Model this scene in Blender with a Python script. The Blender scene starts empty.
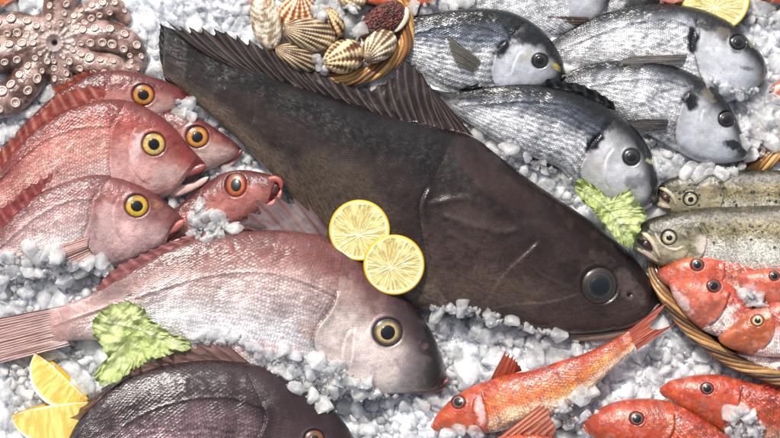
import bpy, bmesh, math, random
import numpy as np
from mathutils import Vector, Matrix

# ------------------------------------------------------------------ camera, world, sun, exposure
S = bpy.context.scene
COL = S.collection
K = 0.001                      # one millimetre per unit of layout
CAM_H = 2600.0
cam_d = bpy.data.cameras.new('camera'); cam = bpy.data.objects.new('camera', cam_d); COL.objects.link(cam)
cam.location = (0, 0, CAM_H*K); cam.rotation_euler = (0, 0, 0)
cam_d.sensor_width = 36; cam_d.lens = 36*CAM_H/780.0; cam_d.clip_start = 0.05; cam_d.clip_end = 100
S.camera = cam
SUN_EL, SUN_AZ = math.radians(50), math.radians(-22)     # azimuth from +Y (top of picture), negative = to the left
w = bpy.data.worlds.new('World'); S.world = w; w.use_nodes = True
nt = w.node_tree; bg = nt.nodes['Background']
sky = nt.nodes.new('ShaderNodeTexSky'); sky.sky_type = 'NISHITA'; sky.sun_disc = False
sky.sun_elevation = SUN_EL; sky.sun_rotation = SUN_AZ; sky.dust_density = 3.0; sky.air_density = 0.8
hs = nt.nodes.new('ShaderNodeHueSaturation'); hs.inputs['Saturation'].default_value = 0.38      # thin bright cloud: a paler sky
nt.links.new(sky.outputs[0], hs.inputs['Color']); nt.links.new(hs.outputs[0], bg.inputs[0]); bg.inputs[1].default_value = 0.15
sd = bpy.data.lights.new('sun', 'SUN'); sd.energy = 4.4; sd.angle = math.radians(2.5); sd.color = (1.0, 0.95, 0.88)
sun = bpy.data.objects.new('sun', sd); COL.objects.link(sun)
dirv = Vector((math.sin(SUN_AZ)*math.cos(SUN_EL), math.cos(SUN_AZ)*math.cos(SUN_EL), math.sin(SUN_EL)))
sun.rotation_euler = dirv.to_track_quat('Z', 'Y').to_euler(); sun.location = dirv*3
S.view_settings.view_transform = 'Standard'; S.view_settings.look = 'None'
S.view_settings.exposure = 0.26; S.view_settings.gamma = 1
S.cycles.max_bounces = 12; S.cycles.transparent_max_bounces = 16; S.cycles.transmission_bounces = 8; S.cycles.diffuse_bounces = 4
S.cycles.glossy_bounces = 4; S.cycles.caustics_refractive = False; S.cycles.caustics_reflective = False
S.cycles.use_denoising = True; S.cycles.sample_clamp_indirect = 6

PIG = 0.42      # deepens every pigment: a tone curve against the bright exposure, dark tones most
RNG = np.random.default_rng(7)
random.seed(7)

# ------------------------------------------------------------------ numeric helpers
def c(r, g, b):
    a = np.array([r, g, b])/255.0
    return np.where(a <= 0.04045, a/12.92, ((a+0.055)/1.055)**2.4)

def sm(e0, e1, x):
    t = np.clip((x-e0)/(e1-e0), 0, 1); return t*t*(3-2*t)

def mix(a, b, m):
    m = np.asarray(m)[..., None]; return a*(1-m)+b*m

_T = np.random.default_rng(3).random((256, 256))
def vn(x, y, seed=0):
    x = np.asarray(x, float)+seed*17.37; y = np.asarray(y, float)+seed*31.91
    xi = np.floor(x).astype(int); yi = np.floor(y).astype(int); fx = x-xi; fy = y-yi
    fx = fx*fx*(3-2*fx); fy = fy*fy*(3-2*fy)
    a = _T[yi % 256, xi % 256]; b = _T[yi % 256, (xi+1) % 256]
    d = _T[(yi+1) % 256, xi % 256]; e = _T[(yi+1) % 256, (xi+1) % 256]
    return (a*(1-fx)+b*fx)*(1-fy)+(d*(1-fx)+e*fx)*fy
def fbm(x, y, sc, seed=0, o=4):
    x = np.asarray(x, float)/sc; y = np.asarray(y, float)/sc; r = 0; a = 0.5; n = 0
    for i in range(o):
        r = r+a*vn(x, y, seed+i*5); n += a; a *= 0.5; x = x*2.03; y = y*2.03
    return r/n

def cr(pts, n, warp=None):
    """smooth curve through pts, n samples evenly spaced by length"""
    p = np.array(pts, float)
    if len(p) == 2:
        u = np.linspace(0, 1, n)[:, None]; q = p[0]*(1-u)+p[1]*u
        if warp is not None: q = p[0]*(1-warp[:, None])+p[1]*warp[:, None]
        return q
    P = np.vstack([2*p[0]-p[1], p, 2*p[-1]-p[-2]]); out = []
    for i in range(1, len(P)-2):
        u = np.linspace(0, 1, 24, endpoint=False)[:, None]
        a, b, d, e = P[i-1], P[i], P[i+1], P[i+2]
        out.append(0.5*((2*b)+(-a+d)*u+(2*a-5*b+4*d-e)*u*u+(-a+3*b-3*d+e)*u**3))
    q = np.vstack(out+[P[-2][None]])
    l = np.r_[0, np.cumsum(np.linalg.norm(np.diff(q[:, :2], axis=0), axis=1))]
    u = (np.linspace(0, 1, n) if warp is None else warp)*l[-1]
    return np.stack([np.interp(u, l, q[:, k]) for k in range(q.shape[1])], 1)

def seg_dist(x, y, pts):
    """distance to polyline, side sign, arclength"""
    best = np.full(x.shape, 1e9); sg = np.zeros(x.shape); al = np.zeros(x.shape); L = 0
    for a, b in zip(pts[:-1], pts[1:]):
        dx, dy = b[0]-a[0], b[1]-a[1]; l2 = dx*dx+dy*dy+1e-9
        u = np.clip(((x-a[0])*dx+(y-a[1])*dy)/l2, 0, 1)
        px, py = x-a[0]-u*dx, y-a[1]-u*dy; d = np.hypot(px, py)
        m = d < best; best = np.where(m, d, best)
        sg = np.where(m, np.sign(dx*py-dy*px), sg); al = np.where(m, L+u*math.sqrt(l2), al); L += math.sqrt(l2)
    return best, sg, al/L

# height of everything built so far, on a 1 mm raster
HX0, HY0 = -80, -80
HM = np.full((600, 940), -99.0)
def splat(x, y, z, rad=1):
    ix = np.round(x-HX0).astype(int); iy = np.round(y-HY0).astype(int)
    for a in range(-rad, rad+1):
        for b in range(-rad, rad+1):
            jx, jy = ix+a, iy+b; m = (jx >= 0) & (jx < 940) & (jy >= 0) & (jy < 600)
            np.maximum.at(HM, (jy[m], jx[m]), z[m])

# ------------------------------------------------------------------ mesh makers
def world(v, f=1.0):
    v = np.asarray(v, float)
    return np.stack([(v[:, 0]-390)*K*f, (219-v[:, 1])*K*f, v[:, 2]*K], 1)

class Thing:
    def __init__(self, name, label, cat, cx, cy, z, group=None, kind=None):
        self.f = 1-z/CAM_H; self.o = np.array([(cx-390)*K*self.f, (219-cy)*K*self.f, z*K])
        e = bpy.data.objects.new(name, None); e.empty_display_size = 0.01; COL.objects.link(e); e.location = self.o
        e['label'] = label; e['category'] = cat
        if group: e['group'] = group
        self.e = e

def mk(name, V, F, mat, th=None, parent=None, attrs=None, closed=True, do_splat=False, smooth=True, tag=None, f=1.0):
    V = np.asarray(V, float); F = np.asarray(F)
    fac = th.f if th else f
    W = world(V, fac)
    if th is not None: W = W-th.o
    W32 = W.astype(np.float32)
    tri = W[F[:, :3]]
    if closed:
        s = np.einsum('ij,ij->i', tri[:, 0]-W.mean(0), np.cross(tri[:, 1]-W.mean(0), tri[:, 2]-W.mean(0))).sum()
    else:
        s = np.cross(tri[:, 1]-tri[:, 0], tri[:, 2]-tri[:, 0])[:, 2].sum()
    if s < 0: F = F[:, ::-1]
    me = bpy.data.meshes.new(name)
    n, m, k = len(W), len(F), F.shape[1]
    me.vertices.add(n); me.vertices.foreach_set('co', W32.ravel())
    me.loops.add(m*k); me.loops.foreach_set('vertex_index', F.astype(np.int32).ravel())
    me.polygons.add(m); me.polygons.foreach_set('loop_start', np.arange(0, m*k, k, dtype=np.int32))
    me.polygons.foreach_set('loop_total', np.full(m, k, dtype=np.int32))
    me.polygons.foreach_set('use_smooth', np.full(m, smooth))
    me.update(calc_edges=True)
    for an, av in (attrs or {}).items():
        av = np.asarray(av, float)
        if av.ndim == 1: av = np.tile(av, (n, 1))
        if an == 'Col': av = np.clip(av, 0.0, 1.0)*(np.clip(av @ np.array([0.3, 0.6, 0.1]), 0.01, 1)**PIG)[:, None]
        a = me.attributes.new(an, 'FLOAT_COLOR', 'POINT')
        buf = np.ones((n, 4), np.float32); buf[:, :av.shape[1]] = av
        a.data.foreach_set('color', buf.ravel())
    me.materials.append(mat)
    o = bpy.data.objects.new(name, me); COL.objects.link(o)
    if parent is not None: o.parent = parent
    elif th is not None: o.parent = th.e
    if tag:
        for kk, vv in tag.items(): o[kk] = vv
    if do_splat: splat(V[:, 0], V[:, 1], V[:, 2])
    return o

def gridF(a, b, wrap=False):
    i = np.arange(a-1)[:, None]; j = np.arange(b if wrap else b-1)[None]; j2 = (j+1) % b
    return np.stack([i*b+j, i*b+j2, (i+1)*b+j2, (i+1)*b+j], -1).reshape(-1, 4)

def tube(name, th, pts, rad, mat, col, flat=1.0, n=40, ns=14, parent=None, msk=(0, 0, 0)):
    """pts: (x,y,z) ; rad: list"""
    P = cr(pts, n); R = np.interp(np.linspace(0, 1, n), np.linspace(0, 1, len(rad)), rad)
    e = np.linspace(0, 1, n); R = R*np.sqrt(np.clip(np.minimum(e, 1-e)*9, 0.0004, 1))
    T = np.gradient(P, axis=0); T /= np.linalg.norm(T, axis=1)[:, None]+1e-9
    N = np.cross(T, [0, 0, 1.0]); N /= np.linalg.norm(N, axis=1)[:, None]+1e-9
    B = np.cross(N, T); ph = np.linspace(0, 2*np.pi, ns, endpoint=False)
    V = P[:, None]+R[:, None, None]*(np.cos(ph)[None, :, None]*N[:, None]+flat*np.sin(ph)[None, :, None]*B[:, None])
    V = V.reshape(-1, 3)
    C = np.tile(np.asarray(col, float), (len(V), 1))*(0.82+0.36*fbm(V[:, 0], V[:, 1], 4, 3))[:, None]
    return mk(name, V, gridF(n, ns, True), mat, th, parent, {'Col': C, 'Msk': np.array([*msk])})

# ------------------------------------------------------------------ materials
class NB:
    def __init__(s, name):
        s.m = bpy.data.materials.new(name); s.m.use_nodes = True; s.t = s.m.node_tree
        s.p = s.t.nodes['Principled BSDF']; s.out = s.t.nodes['Material Output']
    def n(s, typ, **kw):
        nd = s.t.nodes.new(typ)
        for k, v in kw.items(): setattr(nd, k, v)
        return nd
    def set(s, sock, v):
        if hasattr(v, 'is_output') or isinstance(v, bpy.types.NodeSocket): s.t.links.new(v, sock)
        else: sock.default_value = v
    def math(s, op, a, b=None, cl=False, c3=None):
        nd = s.n('ShaderNodeMath', operation=op, use_clamp=cl); s.set(nd.inputs[0], a)
        if b is not None: s.set(nd.inputs[1], b)
        if c3 is not None: s.set(nd.inputs[2], c3)
        return nd.outputs[0]
    def attr(s, nm):
        return s.n('ShaderNodeAttribute', attribute_name=nm)
    def noise(s, vec, scale, detail=4, rough=0.55):
        nd = s.n('ShaderNodeTexNoise'); s.t.links.new(vec, nd.inputs['Vector']); nd.inputs['Scale'].default_value = scale
        nd.inputs['Detail'].default_value = detail; nd.inputs['Roughness'].default_value = rough; return nd.outputs[0]
    def ramp(s, v, a, b, lo=0.0, hi=1.0):
        nd = s.n('ShaderNodeMapRange', interpolation_type='SMOOTHSTEP'); s.set(nd.inputs[0], v)
        for i, q in enumerate((a, b, lo, hi)): s.set(nd.inputs[i+1], q)
        return nd.outputs[0]
    def bump(s, h, dist, strength=1.0, prev=None):
        nd = s.n('ShaderNodeBump'); s.set(nd.inputs['Height'], h); nd.inputs['Distance'].default_value = dist
        nd.inputs['Strength'].default_value = strength
        if prev is not None: s.t.links.new(prev, nd.inputs['Normal'])
        return nd.outputs[0]
    def scalecol(s, col, f):
        nd = s.n('ShaderNodeVectorMath', operation='SCALE'); s.set(nd.inputs[0], col); s.set(nd.inputs['Scale'], f); return nd.outputs[0]

def skin(name, sx, sy, bump=0.5, edge=0.25, var=0.3, rough=0.34, coat=0.5, mott=0.35, metal=0.7, sss=0.0, midb=0.35, cbump=0.22, spec=0.5, nb2=0.2, grain=0.15, mscale=90):
    b = NB(name); col = b.attr('Col').outputs['Color']; msk = b.attr('Msk'); suv = b.attr('suv').outputs['Vector']
    sp = b.n('ShaderNodeSeparateColor'); b.t.links.new(msk.outputs['Color'], sp.inputs[0]); mS, mG, mR = sp.outputs
    tc = b.n('ShaderNodeTexCoord').outputs['Object']
    # small wobble so the scale rows are not ruled
    wob = b.noise(suv, 0.03, 2)
    s2 = b.n('ShaderNodeSeparateXYZ'); b.t.links.new(suv, s2.inputs[0])
    u = b.math('DIVIDE', b.math('ADD', s2.outputs[0], b.math('MULTIPLY', wob, sx*3.0)), sx); v = b.math('DIVIDE', b.math('ADD', s2.outputs[1], b.math('MULTIPLY', wob, sy*5)), sy)
    P = b.math('ADD', u, v); Q = b.math('SUBTRACT', u, v)
    f = b.math('FRACT', P); g = b.math('FRACT', Q)
    r = b.math('SQRT', b.math('ADD', b.math('MULTIPLY', f, f), b.math('MULTIPLY', g, g)))
    h = b.math('FRACT', r)
    wn = b.n('ShaderNodeTexWhiteNoise', noise_dimensions='2D'); cb = b.n('ShaderNodeCombineXYZ')
    b.t.links.new(b.math('FLOOR', P), cb.inputs[0]); b.t.links.new(b.math('FLOOR', Q), cb.inputs[1]); b.t.links.new(cb.outputs[0], wn.inputs['Vector'])
    rnd = wn.outputs['Value']
    ed = b.ramp(h, 0.62, 0.98); st = b.ramp(h, 0.0, 0.25, 1.0, 0.0)
    n1 = b.noise(tc, mscale, 6, 0.65); n2 = b.noise(tc, 700, 3, 0.6); n3 = b.noise(tc, 2200, 2, 0.5)
    k = b.math('ADD', b.math('MULTIPLY', b.math('SUBTRACT', rnd, 0.5), var), b.math('MULTIPLY', ed, edge*0.6))
    k = b.math('SUBTRACT', k, b.math('MULTIPLY', st, edge))
    k = b.math('ADD', k, b.math('MULTIPLY', b.math('MULTIPLY', b.ramp(h, 0.3, 0.6), mG), 0.25))  # glint painted into the base colour: silvery scales lighten away from their root
    k = b.math('MULTIPLY', k, mS)
    k = b.math('ADD', k, b.math('MULTIPLY', b.math('SUBTRACT', n1, 0.5), mott*2))
    k = b.math('ADD', k, b.math('MULTIPLY', b.math('SUBTRACT', n2, 0.5), grain*2))
    k = b.math('ADD', k, 1.0)
    b.t.links.new(b.scalecol(col, k), b.p.inputs['Base Color'])
    b.t.links.new(b.math('MULTIPLY', mG, metal), b.p.inputs['Metallic'])
    ro = b.math('ADD', b.math('MULTIPLY', n1, 0.22), rough-0.11); ro = b.math('ADD', ro, b.math('MULTIPLY', mR, 0.2), True)
    b.t.links.new(ro, b.p.inputs['Roughness'])
    b.p.inputs['Coat Weight'].default_value = coat; b.p.inputs['Coat Roughness'].default_value = 0.12
    b.p.inputs['Specular IOR Level'].default_value = spec
    hh = b.math('MULTIPLY', b.math('MULTIPLY', h, b.math('ADD', b.math('MULTIPLY', rnd, 0.9), 0.5)), mS)
    nb = b.bump(hh, 0.001*bump, 1.0); nb = b.bump(b.noise(tc, 260, 4, 0.6), 0.0022, midb, nb); nb = b.bump(n2, 0.0009, nb2, nb); nb = b.bump(n3, 0.0002, 0.4, nb)
    b.t.links.new(nb, b.p.inputs['Normal'])
    cn = b.bump(b.noise(tc, 240, 3), 0.0012, cbump, nb); b.t.links.new(cn, b.p.inputs['Coat Normal'])
    if sss:
        b.p.inputs['Subsurface Weight'].default_value = sss; b.p.inputs['Subsurface Radius'].default_value = (0.006, 0.003, 0.002)
        b.p.inputs['Subsurface Scale'].default_value = 1.0
    return b.m

def simple(name, rough=0.4, coat=0.0, sss=0.0, bump=0.0, bscale=400, mott=0.2, trans=0.0, mscale=120, spec=0.5, sssr=(0.004, 0.002, 0.001), tl=0.0, clear=0.0):
    b = NB(name); col = b.attr('Col').outputs['Color']; tc = b.n('ShaderNodeTexCoord').outputs['Object']
    n1 = b.noise(tc, mscale, 5, 0.6)
    k = b.math('ADD', b.math('MULTIPLY', b.math('SUBTRACT', n1, 0.5), mott*2), 1.0)
    cc = b.scalecol(col, k)
    b.t.links.new(cc, b.p.inputs['Base Color'])
    b.p.inputs['Roughness'].default_value = rough; b.p.inputs['Coat Weight'].default_value = coat; b.p.inputs['Coat Roughness'].default_value = 0.07
    b.p.inputs['Specular IOR Level'].default_value = spec
    if sss:
        b.p.inputs['Subsurface Weight'].default_value = sss; b.p.inputs['Subsurface Radius'].default_value = sssr; b.p.inputs['Subsurface Scale'].default_value = 1.0
    if bump: b.t.links.new(b.bump(b.noise(tc, bscale, 4), 0.001, bump), b.p.inputs['Normal'])
    b.p.inputs['Transmission Weight'].default_value = trans
    if tl:
        tr = b.n('ShaderNodeBsdfTranslucent'); b.t.links.new(cc, tr.inputs[0]); mx = b.n('ShaderNodeMixShader'); mx.inputs[0].default_value = tl
        b.t.links.new(b.p.outputs[0], mx.inputs[1]); b.t.links.new(tr.outputs[0], mx.inputs[2]); b.t.links.new(mx.outputs[0], b.out.inputs[0])
        if clear:
            tp = b.n('ShaderNodeBsdfTransparent'); m2 = b.n('ShaderNodeMixShader'); m2.inputs[0].default_value = clear
            b.t.links.new(mx.outputs[0], m2.inputs[1]); b.t.links.new(tp.outputs[0], m2.inputs[2]); b.t.links.new(m2.outputs[0], b.out.inputs[0])
    return b.m

M = {}
M['bream'] = skin('pink_scaly_skin', 6.0, 3.6, 1.0, 0.42, 0.5, 0.32, 0.45, 0.25, 0.4, grain=0.28)
M['big'] = skin('silver_pink_skin', 6.6, 3.8, 1.0, 0.30, 0.45, 0.29, 0.45, 0.18, 0.5, grain=0.2, midb=0.2)
M['dark'] = skin('dark_scaly_skin', 6.2, 3.8, 0.85, 0.55, 0.9, 0.30, 0.3, 0.18, 0.4, grain=0.2, midb=0.1, cbump=0.2, spec=0.4)
M['gilt'] = skin('silver_skin', 4.4, 2.9, 0.9, 0.5, 1.0, 0.28, 0.5, 0.10, 0.55, grain=0.20, midb=0.08, cbump=0.25)
M['grouper'] = skin('dark_brown_skin', 4.6, 3.0, 0.55, 0.6, 0.9, 0.34, 0.40, 0.34, 0.1, grain=0.45, mscale=40, midb=0.05, cbump=0.15, spec=0.3, nb2=0.12)
M['mullet'] = skin('orange_scaly_skin', 6.0, 4.0, 0.9, 0.45, 0.6, 0.30, 0.55, 0.5, 0.2, mscale=150, grain=0.35)
M['trout'] = skin('speckled_olive_skin', 1.8, 1.2, 0.3, 0.45, 1.2, 0.36, 0.45, 0.35, 0.3, grain=0.6)
M['octopus'] = skin('mottled_mauve_skin', 4, 4, 0.0, 0, 0, 0.28, 0.8, 0.3, 0.0, sss=0.25, grain=0.2, mscale=150)
M['lip'] = simple('wet_lip', 0.42, 0.25, 0.1, 0.6, 420, 0.35)
M['mouth'] = simple('mouth_lining', 0.4, 0.4, 0.1, 0.4, 500, 0.3)
M['fin'] = simple('fin_membrane', 0.36, 0.45, 0, 0.35, 500, 0.3, tl=0.25)
M['fin2'] = simple('clear_fin_membrane', 0.3, 0.5, 0, 0.3, 500, 0.3, tl=0.3, clear=0.3)
M['eye'] = simple('wet_iris', 0.22, 1.0, 0, 0, 0, 0.25, mscale=500)
M['pupil'] = simple('black_pupil', 0.12, 1.0, 0, 0, 0, 0.0)
M['sucker'] = simple('sucker_skin', 0.26, 0.7, 0.3, 0.3, 600, 0.2)
M['shell'] = simple('shell', 0.5, 0.15, 0, 0.35, 900, 0.35, mscale=300)
M['bamboo'] = simple('woven_cane', 0.45, 0.2, 0, 0.5, 700, 0.4, mscale=250)
M['lemon'] = simple('lemon_flesh', 0.2, 0.7, 0.4, 0.5, 350, 0.06, sssr=(0.005, 0.004, 0.001))
M['rind'] = simple('lemon_rind', 0.35, 0.3, 0.1, 0.35, 900, 0.08)
M['lettuce'] = simple('lettuce_leaf', 0.34, 0.4, 0, 0.5, 300, 0.08, tl=0.45)
M['salmon'] = simple('salmon_flesh', 0.3, 0.5, 0.2, 0.5, 300, 0.35)

def ice_mat(name, trans, rough, base, sss, clear=0.0):
    b = NB(name); tc = b.n('ShaderNodeTexCoord').outputs['Object']; gp = b.n('ShaderNodeNewGeometry').outputs['Position']
    n = b.noise(gp, 70, 4, 0.6); n2 = b.noise(gp, 330, 4, 0.7)
    k = b.ramp(n, 0.35, 0.70, 0.25, 0.75)
    b.t.links.new(b.math('MULTIPLY', b.math('SUBTRACT', 1.0, b.math('MULTIPLY', k, 0.8)), trans), b.p.inputs['Transmission Weight'])
    b.t.links.new(b.math('ADD', b.math('MULTIPLY', n2, 0.3), rough-0.1), b.p.inputs['Roughness'])
    b.p.inputs['Base Color'].default_value = (*base, 1); b.p.inputs['IOR'].default_value = 1.31
    b.p.inputs['Subsurface Weight'].default_value = sss; b.p.inputs['Subsurface Radius'].default_value = (0.012, 0.013, 0.014); b.p.inputs['Subsurface Scale'].default_value = 1.0
    b.p.inputs['Coat Weight'].default_value = 0.5; b.p.inputs['Coat Roughness'].default_value = 0.06
    b.t.links.new(b.bump(n2, 0.002, 0.5), b.p.inputs['Normal'])
    if clear:
        tr = b.n('ShaderNodeBsdfTransparent'); tr.inputs[0].default_value = (0.95, 0.97, 0.99, 1); mx = b.n('ShaderNodeMixShader')
        b.t.links.new(b.math('MULTIPLY', b.math('SUBTRACT', 1.25, k), clear), mx.inputs[0])
        b.t.links.new(b.p.outputs[0], mx.inputs[1]); b.t.links.new(tr.outputs[0], mx.inputs[2]); b.t.links.new(mx.outputs[0], b.out.inputs[0])
    return b.m
M['ice'] = ice_mat('melting_ice', 0.35, 0.10, (0.93, 0.95, 1.0), 1.0, 0.62)
M['ice2'] = ice_mat('crushed_ice', 0.3, 0.14, (0.93, 0.95, 1.0), 1.0, 0.55)
M['bed'] = ice_mat('packed_ice', 0.0, 0.4, (0.89, 0.91, 0.98), 0.8)

# ------------------------------------------------------------------ fish
def blotch(x, y, b, seed=0):
    bx, by, rx, ry, ang = b[:5]; a = math.radians(ang); dx, dy = x-bx, y-by
    p = (dx*math.cos(a)+dy*math.sin(a))/rx; q = (-dx*math.sin(a)+dy*math.cos(a))/ry
    d = np.hypot(p, q)+(fbm(x, y, max(2.5, min(rx, ry)*0.7), seed, 3)-0.5)*1.1
    return 1-sm(0.62, 1.2, d)

class Fish:
    def __init__(s, name, label, cat, D, V, plane, T, mat, pal, eye=None, gills=(), blots=(), dents=(), ridges=(), group=None,
                 res=1.3, seed=0, spots=None, lateral=None, stripes=0.0, scale_head=0.15, tl=None, prof=0.85, headband=None, lump=0.8):
        # plane: (x0, y0, z0, zx, zy)
        s.plane = lambda x, y: plane[2]+plane[3]*(np.asarray(x)-plane[0])+plane[4]*(np.asarray(y)-plane[1])
        D0 = np.array(D, float); V0 = np.array(V, float); allp = np.vstack([D0, V0]); cx, cy = allp.mean(0)
        s.th = Thing(name, label, cat, cx, cy, float(np.clip(s.plane(cx, cy), -10, 60)), group)
        L = max(np.linalg.norm(np.diff(D0, axis=0), axis=1).sum(), np.linalg.norm(np.diff(V0, axis=0), axis=1).sum())
        n = int(L/res)+30; tau = np.linspace(0, 1, n); t = 0.75*tau+0.25*tau**2.2; t[0] = 0
        Dc = cr(D0, n, t); Vc = cr(V0, n, t)
        H = np.linalg.norm(Dc-Vc, axis=1); Hm = H.max()
        m1 = int(Hm*1.5/res)+20; m2 = max(16, m1//5)
        q = np.r_[np.linspace(0, 1, m1), np.linspace(1, 2, m2+2)[1:-1]]; mm = len(q)
        sv = (1-np.cos(np.pi*q))/2
        e = np.sin(np.pi*q); up = np.sign(e)*np.abs(e)**prof; up = np.where(up < 0, up*0.75, up)
        Tt, Tv = zip(*T); Th = np.interp(t, Tt, Tv)
        Th = np.convolve(np.pad(Th, 8, 'edge'), np.ones(17)/17, 'valid')
        Th *= np.minimum(1, np.sqrt(t/0.035))*np.minimum(1, np.sqrt(np.clip(1-t, 0, 1)/0.05)+0.03); Th = np.minimum(Th, np.maximum(H*0.5, 0.4))
        X = Dc[:, None, 0]*(1-sv)+Vc[:, None, 0]*sv; Y = Dc[:, None, 1]*(1-sv)+Vc[:, None, 1]*sv
        Z = Th[:, None]*up[None]
        tt = np.repeat(t[:, None], mm, 1); ss = np.repeat(sv[None], n, 0); qq = np.repeat(q[None], n, 0)
        x, y, z, tt, ss, qq = [a.ravel() for a in (X, Y, Z, tt, ss, qq)]
        top = (qq <= 1.0)
        edgew = np.clip(np.sin(np.pi*np.clip(qq, 0, 1))*2.2, 0, 1)
        # relief + pigment -------------------------------------------------
        P = dict(back=c(150, 80, 80), side=c(210, 160, 155), belly=c(230, 215, 212), top=c(165, 85, 80), cheek=c(220, 180, 175), sb=0.30, bb=0.70, ht=0.45)
        P.update(pal)
        nz = fbm(x, y, 30, seed, 4)-0.5; nf = fbm(x, y, 7, seed+9, 3)-0.5
        s1 = ss+nz*0.12
        C = mix(P['back'], P['side'], sm(P['sb']-0.14, P['sb']+0.12, s1)); C = mix(C, P['belly'], sm(P['bb']-0.2, P['bb']+0.1, s1))
        head = np.zeros_like(x); msS = np.ones_like(x)
        silv = sm(P['sb']-0.1, P['sb']+0.15, s1)*P.get('silver', 1.0)
        if gills:
            ex, ey = eye[0], eye[1]
            for gi, g in enumerate(gills):
                gp = cr(g[0], 30) if len(g[0]) > 2 else np.array(g[0], float)
                d, sg, al = seg_dist(x, y, gp); _, se, _ = seg_dist(np.array([ex]), np.array([ey]), gp); sg = sg*se[0]
                A, w_ = g[1], g[2]; endf = sm(0.0, 0.12, al)*sm(1.0, 0.88, al)
                z = z+A*np.tanh(d*sg/(0.35*w_))*np.exp(-(d/np.where(sg > 0, w_*2.2, w_*1.2))**2)*endf*edgew
                if gi == 0:
                    head = sm(-1.5, 2.5, d*sg)
                if len(g) > 3 and g[3] is not None:
                    C = mix(C, g[3], np.exp(-((d+1.0*(sg > 0))/(w_*0.55))**2)*endf*0.75*top)
            hc = mix(P['top'], P['cheek'], sm(P['ht']-0.22, P['ht']+0.2, s1))
            C = mix(C, hc, head)
            msS = 1-head*(1-scale_head)
            silv = silv*(1-head)+head*P.get('hsilver', 0.5)*sm(P['ht']-0.2, P['ht']+0.2, s1)
        if stripes:
            body = (1-head)*sm(P['sb']-0.1, P['sb']+0.1, ss)
            st = 0.5+0.5*np.cos(ss*Hm/5.6*np.pi*2+nz*9+nf*2)
            C = C*(1-stripes*body*st)[:, None]
        if lateral is not None:
            d, _, al = seg_dist(x, y, cr(lateral, 40)); C = C*(1-0.35*np.exp(-(d/1.1)**2)*(1-head)*top)[:, None]
            z = z+0.6*np.exp(-(d/1.6)**2)*(1-head)*edgew
        if spots:
            for (n_, r0, r1, smax, colr) in spots:
                rr = np.random.default_rng(seed+50)
                for _ in range(n_):
                    i = rr.integers(0, n); j = rr.integers(2, m1-2)
                    if q[j] > smax*rr.uniform(0.5, 1.1): continue
                    sx_, sy_ = X[i, j], Y[i, j]; r_ = rr.uniform(r0, r1)
                    m = 1-sm(r_*0.6, r_*1.25, np.hypot(x-sx_, (y-sy_)*rr.uniform(0.8, 1.3)))
                    C = mix(C, colr, m*0.9)
        nm = fbm(x, y, 11, seed+23, 4); nq = fbm(x*0.6+y*0.3, y-x*0.2, 3.2, seed+31, 3)
        C = mix(C, P['cheek']*1.05, sm(0.52, 0.72, nm)*(0.12+0.25*head)*top*P.get('mot', 1.0)); C = mix(C, P['top']*0.75, sm(0.56, 0.72, nq)*0.35*head*top*P.get('mot', 1.0))
        for (pc, psc, plo, phi, pst, pax) in P.get('pat', ()):
            C = mix(C, pc, sm(plo, phi, fbm((x*0.9-y*0.4)*pax, y*0.9+x*0.4, psc, seed+int(psc*7), 4))*pst*top*(1-P.get('nopat', 0.0)*head))
        if 'rim' in P:
            dd_, _, _ = seg_dist(x, y, Dc[::max(1, n//60)]); rc, rw, rs = P['rim']
            C = mix(C, rc, np.exp(-(dd_/(rw*(0.6+0.9*fbm(x, y, 14, seed+3, 4))))**2)*rs*top)
            if 'hrim' in P:
                rc, rw, rs = P['hrim']; C = mix(C, rc, np.exp(-(dd_/(rw*(0.5+1.0*fbm(x, y, 16, seed+6, 3)))/(0.55+0.9*sm(0.2, 0.0, tt)))**2)*rs*top*sm(0.42, 0.05, tt)*head)
        if 'tail' in P:
            mt = sm(0.84, 0.98, tt+nz*0.05); C = mix(C, P['tail'], mt); msS = msS*(1-0.7*mt); silv = silv*(1-0.7*mt)
        C = C*(1+nz*0.5+nf*0.35)[:, None]
        for bi, b in enumerate(blots):
            m = blotch(x, y, b, seed+bi*3)*b[6]*top; C = mix(C, b[5], m)
            if b[6] > 0.7: silv = silv*(1-m*0.8)
        for (dx_, dy_, r_, dep) in dents:
            z = z-dep*np.exp(-(((x-dx_)**2+(y-dy_)**2)/r_**2))*top
        for g in ridges:
            d, sg, al = seg_dist(x, y, cr(g[0], 30)); ef = sm(0, 0.1, al)*sm(1, 0.9, al)
            z = z+g[1]*np.exp(-(d/g[2])**2)*ef*edgew
            if len(g) > 3: C = mix(C, g[3], np.exp(-(d/(g[2]*0.7))**2)*ef*0.6*top)
        z = z+(nz*lump*3+nf*lump*0.8)*edgew
        s.eyes = []
        if eye is not None:
            ex, ey, rx, ry = eye[:4]; d = np.hypot((x-ex)/rx, (y-ey)/ry)
            i0 = np.argmin(np.where(top, d, 9e9)); ze = z[i0]
            flat = sm(1.25, 0.9, d)*top
            sel = top & (d < 1.6) & (d > 1.0); A_ = np.c_[x[sel]-ex, y[sel]-ey, np.ones(sel.sum())]; co = np.linalg.lstsq(A_, z[sel], rcond=None)[0]
            lim = 0.30; co[:2] = np.clip(co[:2], -lim, lim); s.eg = co
            z = np.where(flat > 0, z*(1-flat)+flat*(co[0]*(x-ex)+co[1]*(y-ey)+co[2]-1.2), z)
            z = z+np.exp(-((d-1.22)/0.16)**2)*rx*0.06*top
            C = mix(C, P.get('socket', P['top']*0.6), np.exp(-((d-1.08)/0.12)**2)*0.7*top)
        zz = z+s.plane(x, y)
        uu = np.r_[0, np.cumsum(np.linalg.norm(np.diff((Dc+Vc)/2, axis=0), axis=1))]
        suv = np.c_[np.repeat(uu, mm), np.where(qq <= 1, ss, 2-ss)*Hm, np.zeros_like(x)]
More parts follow.
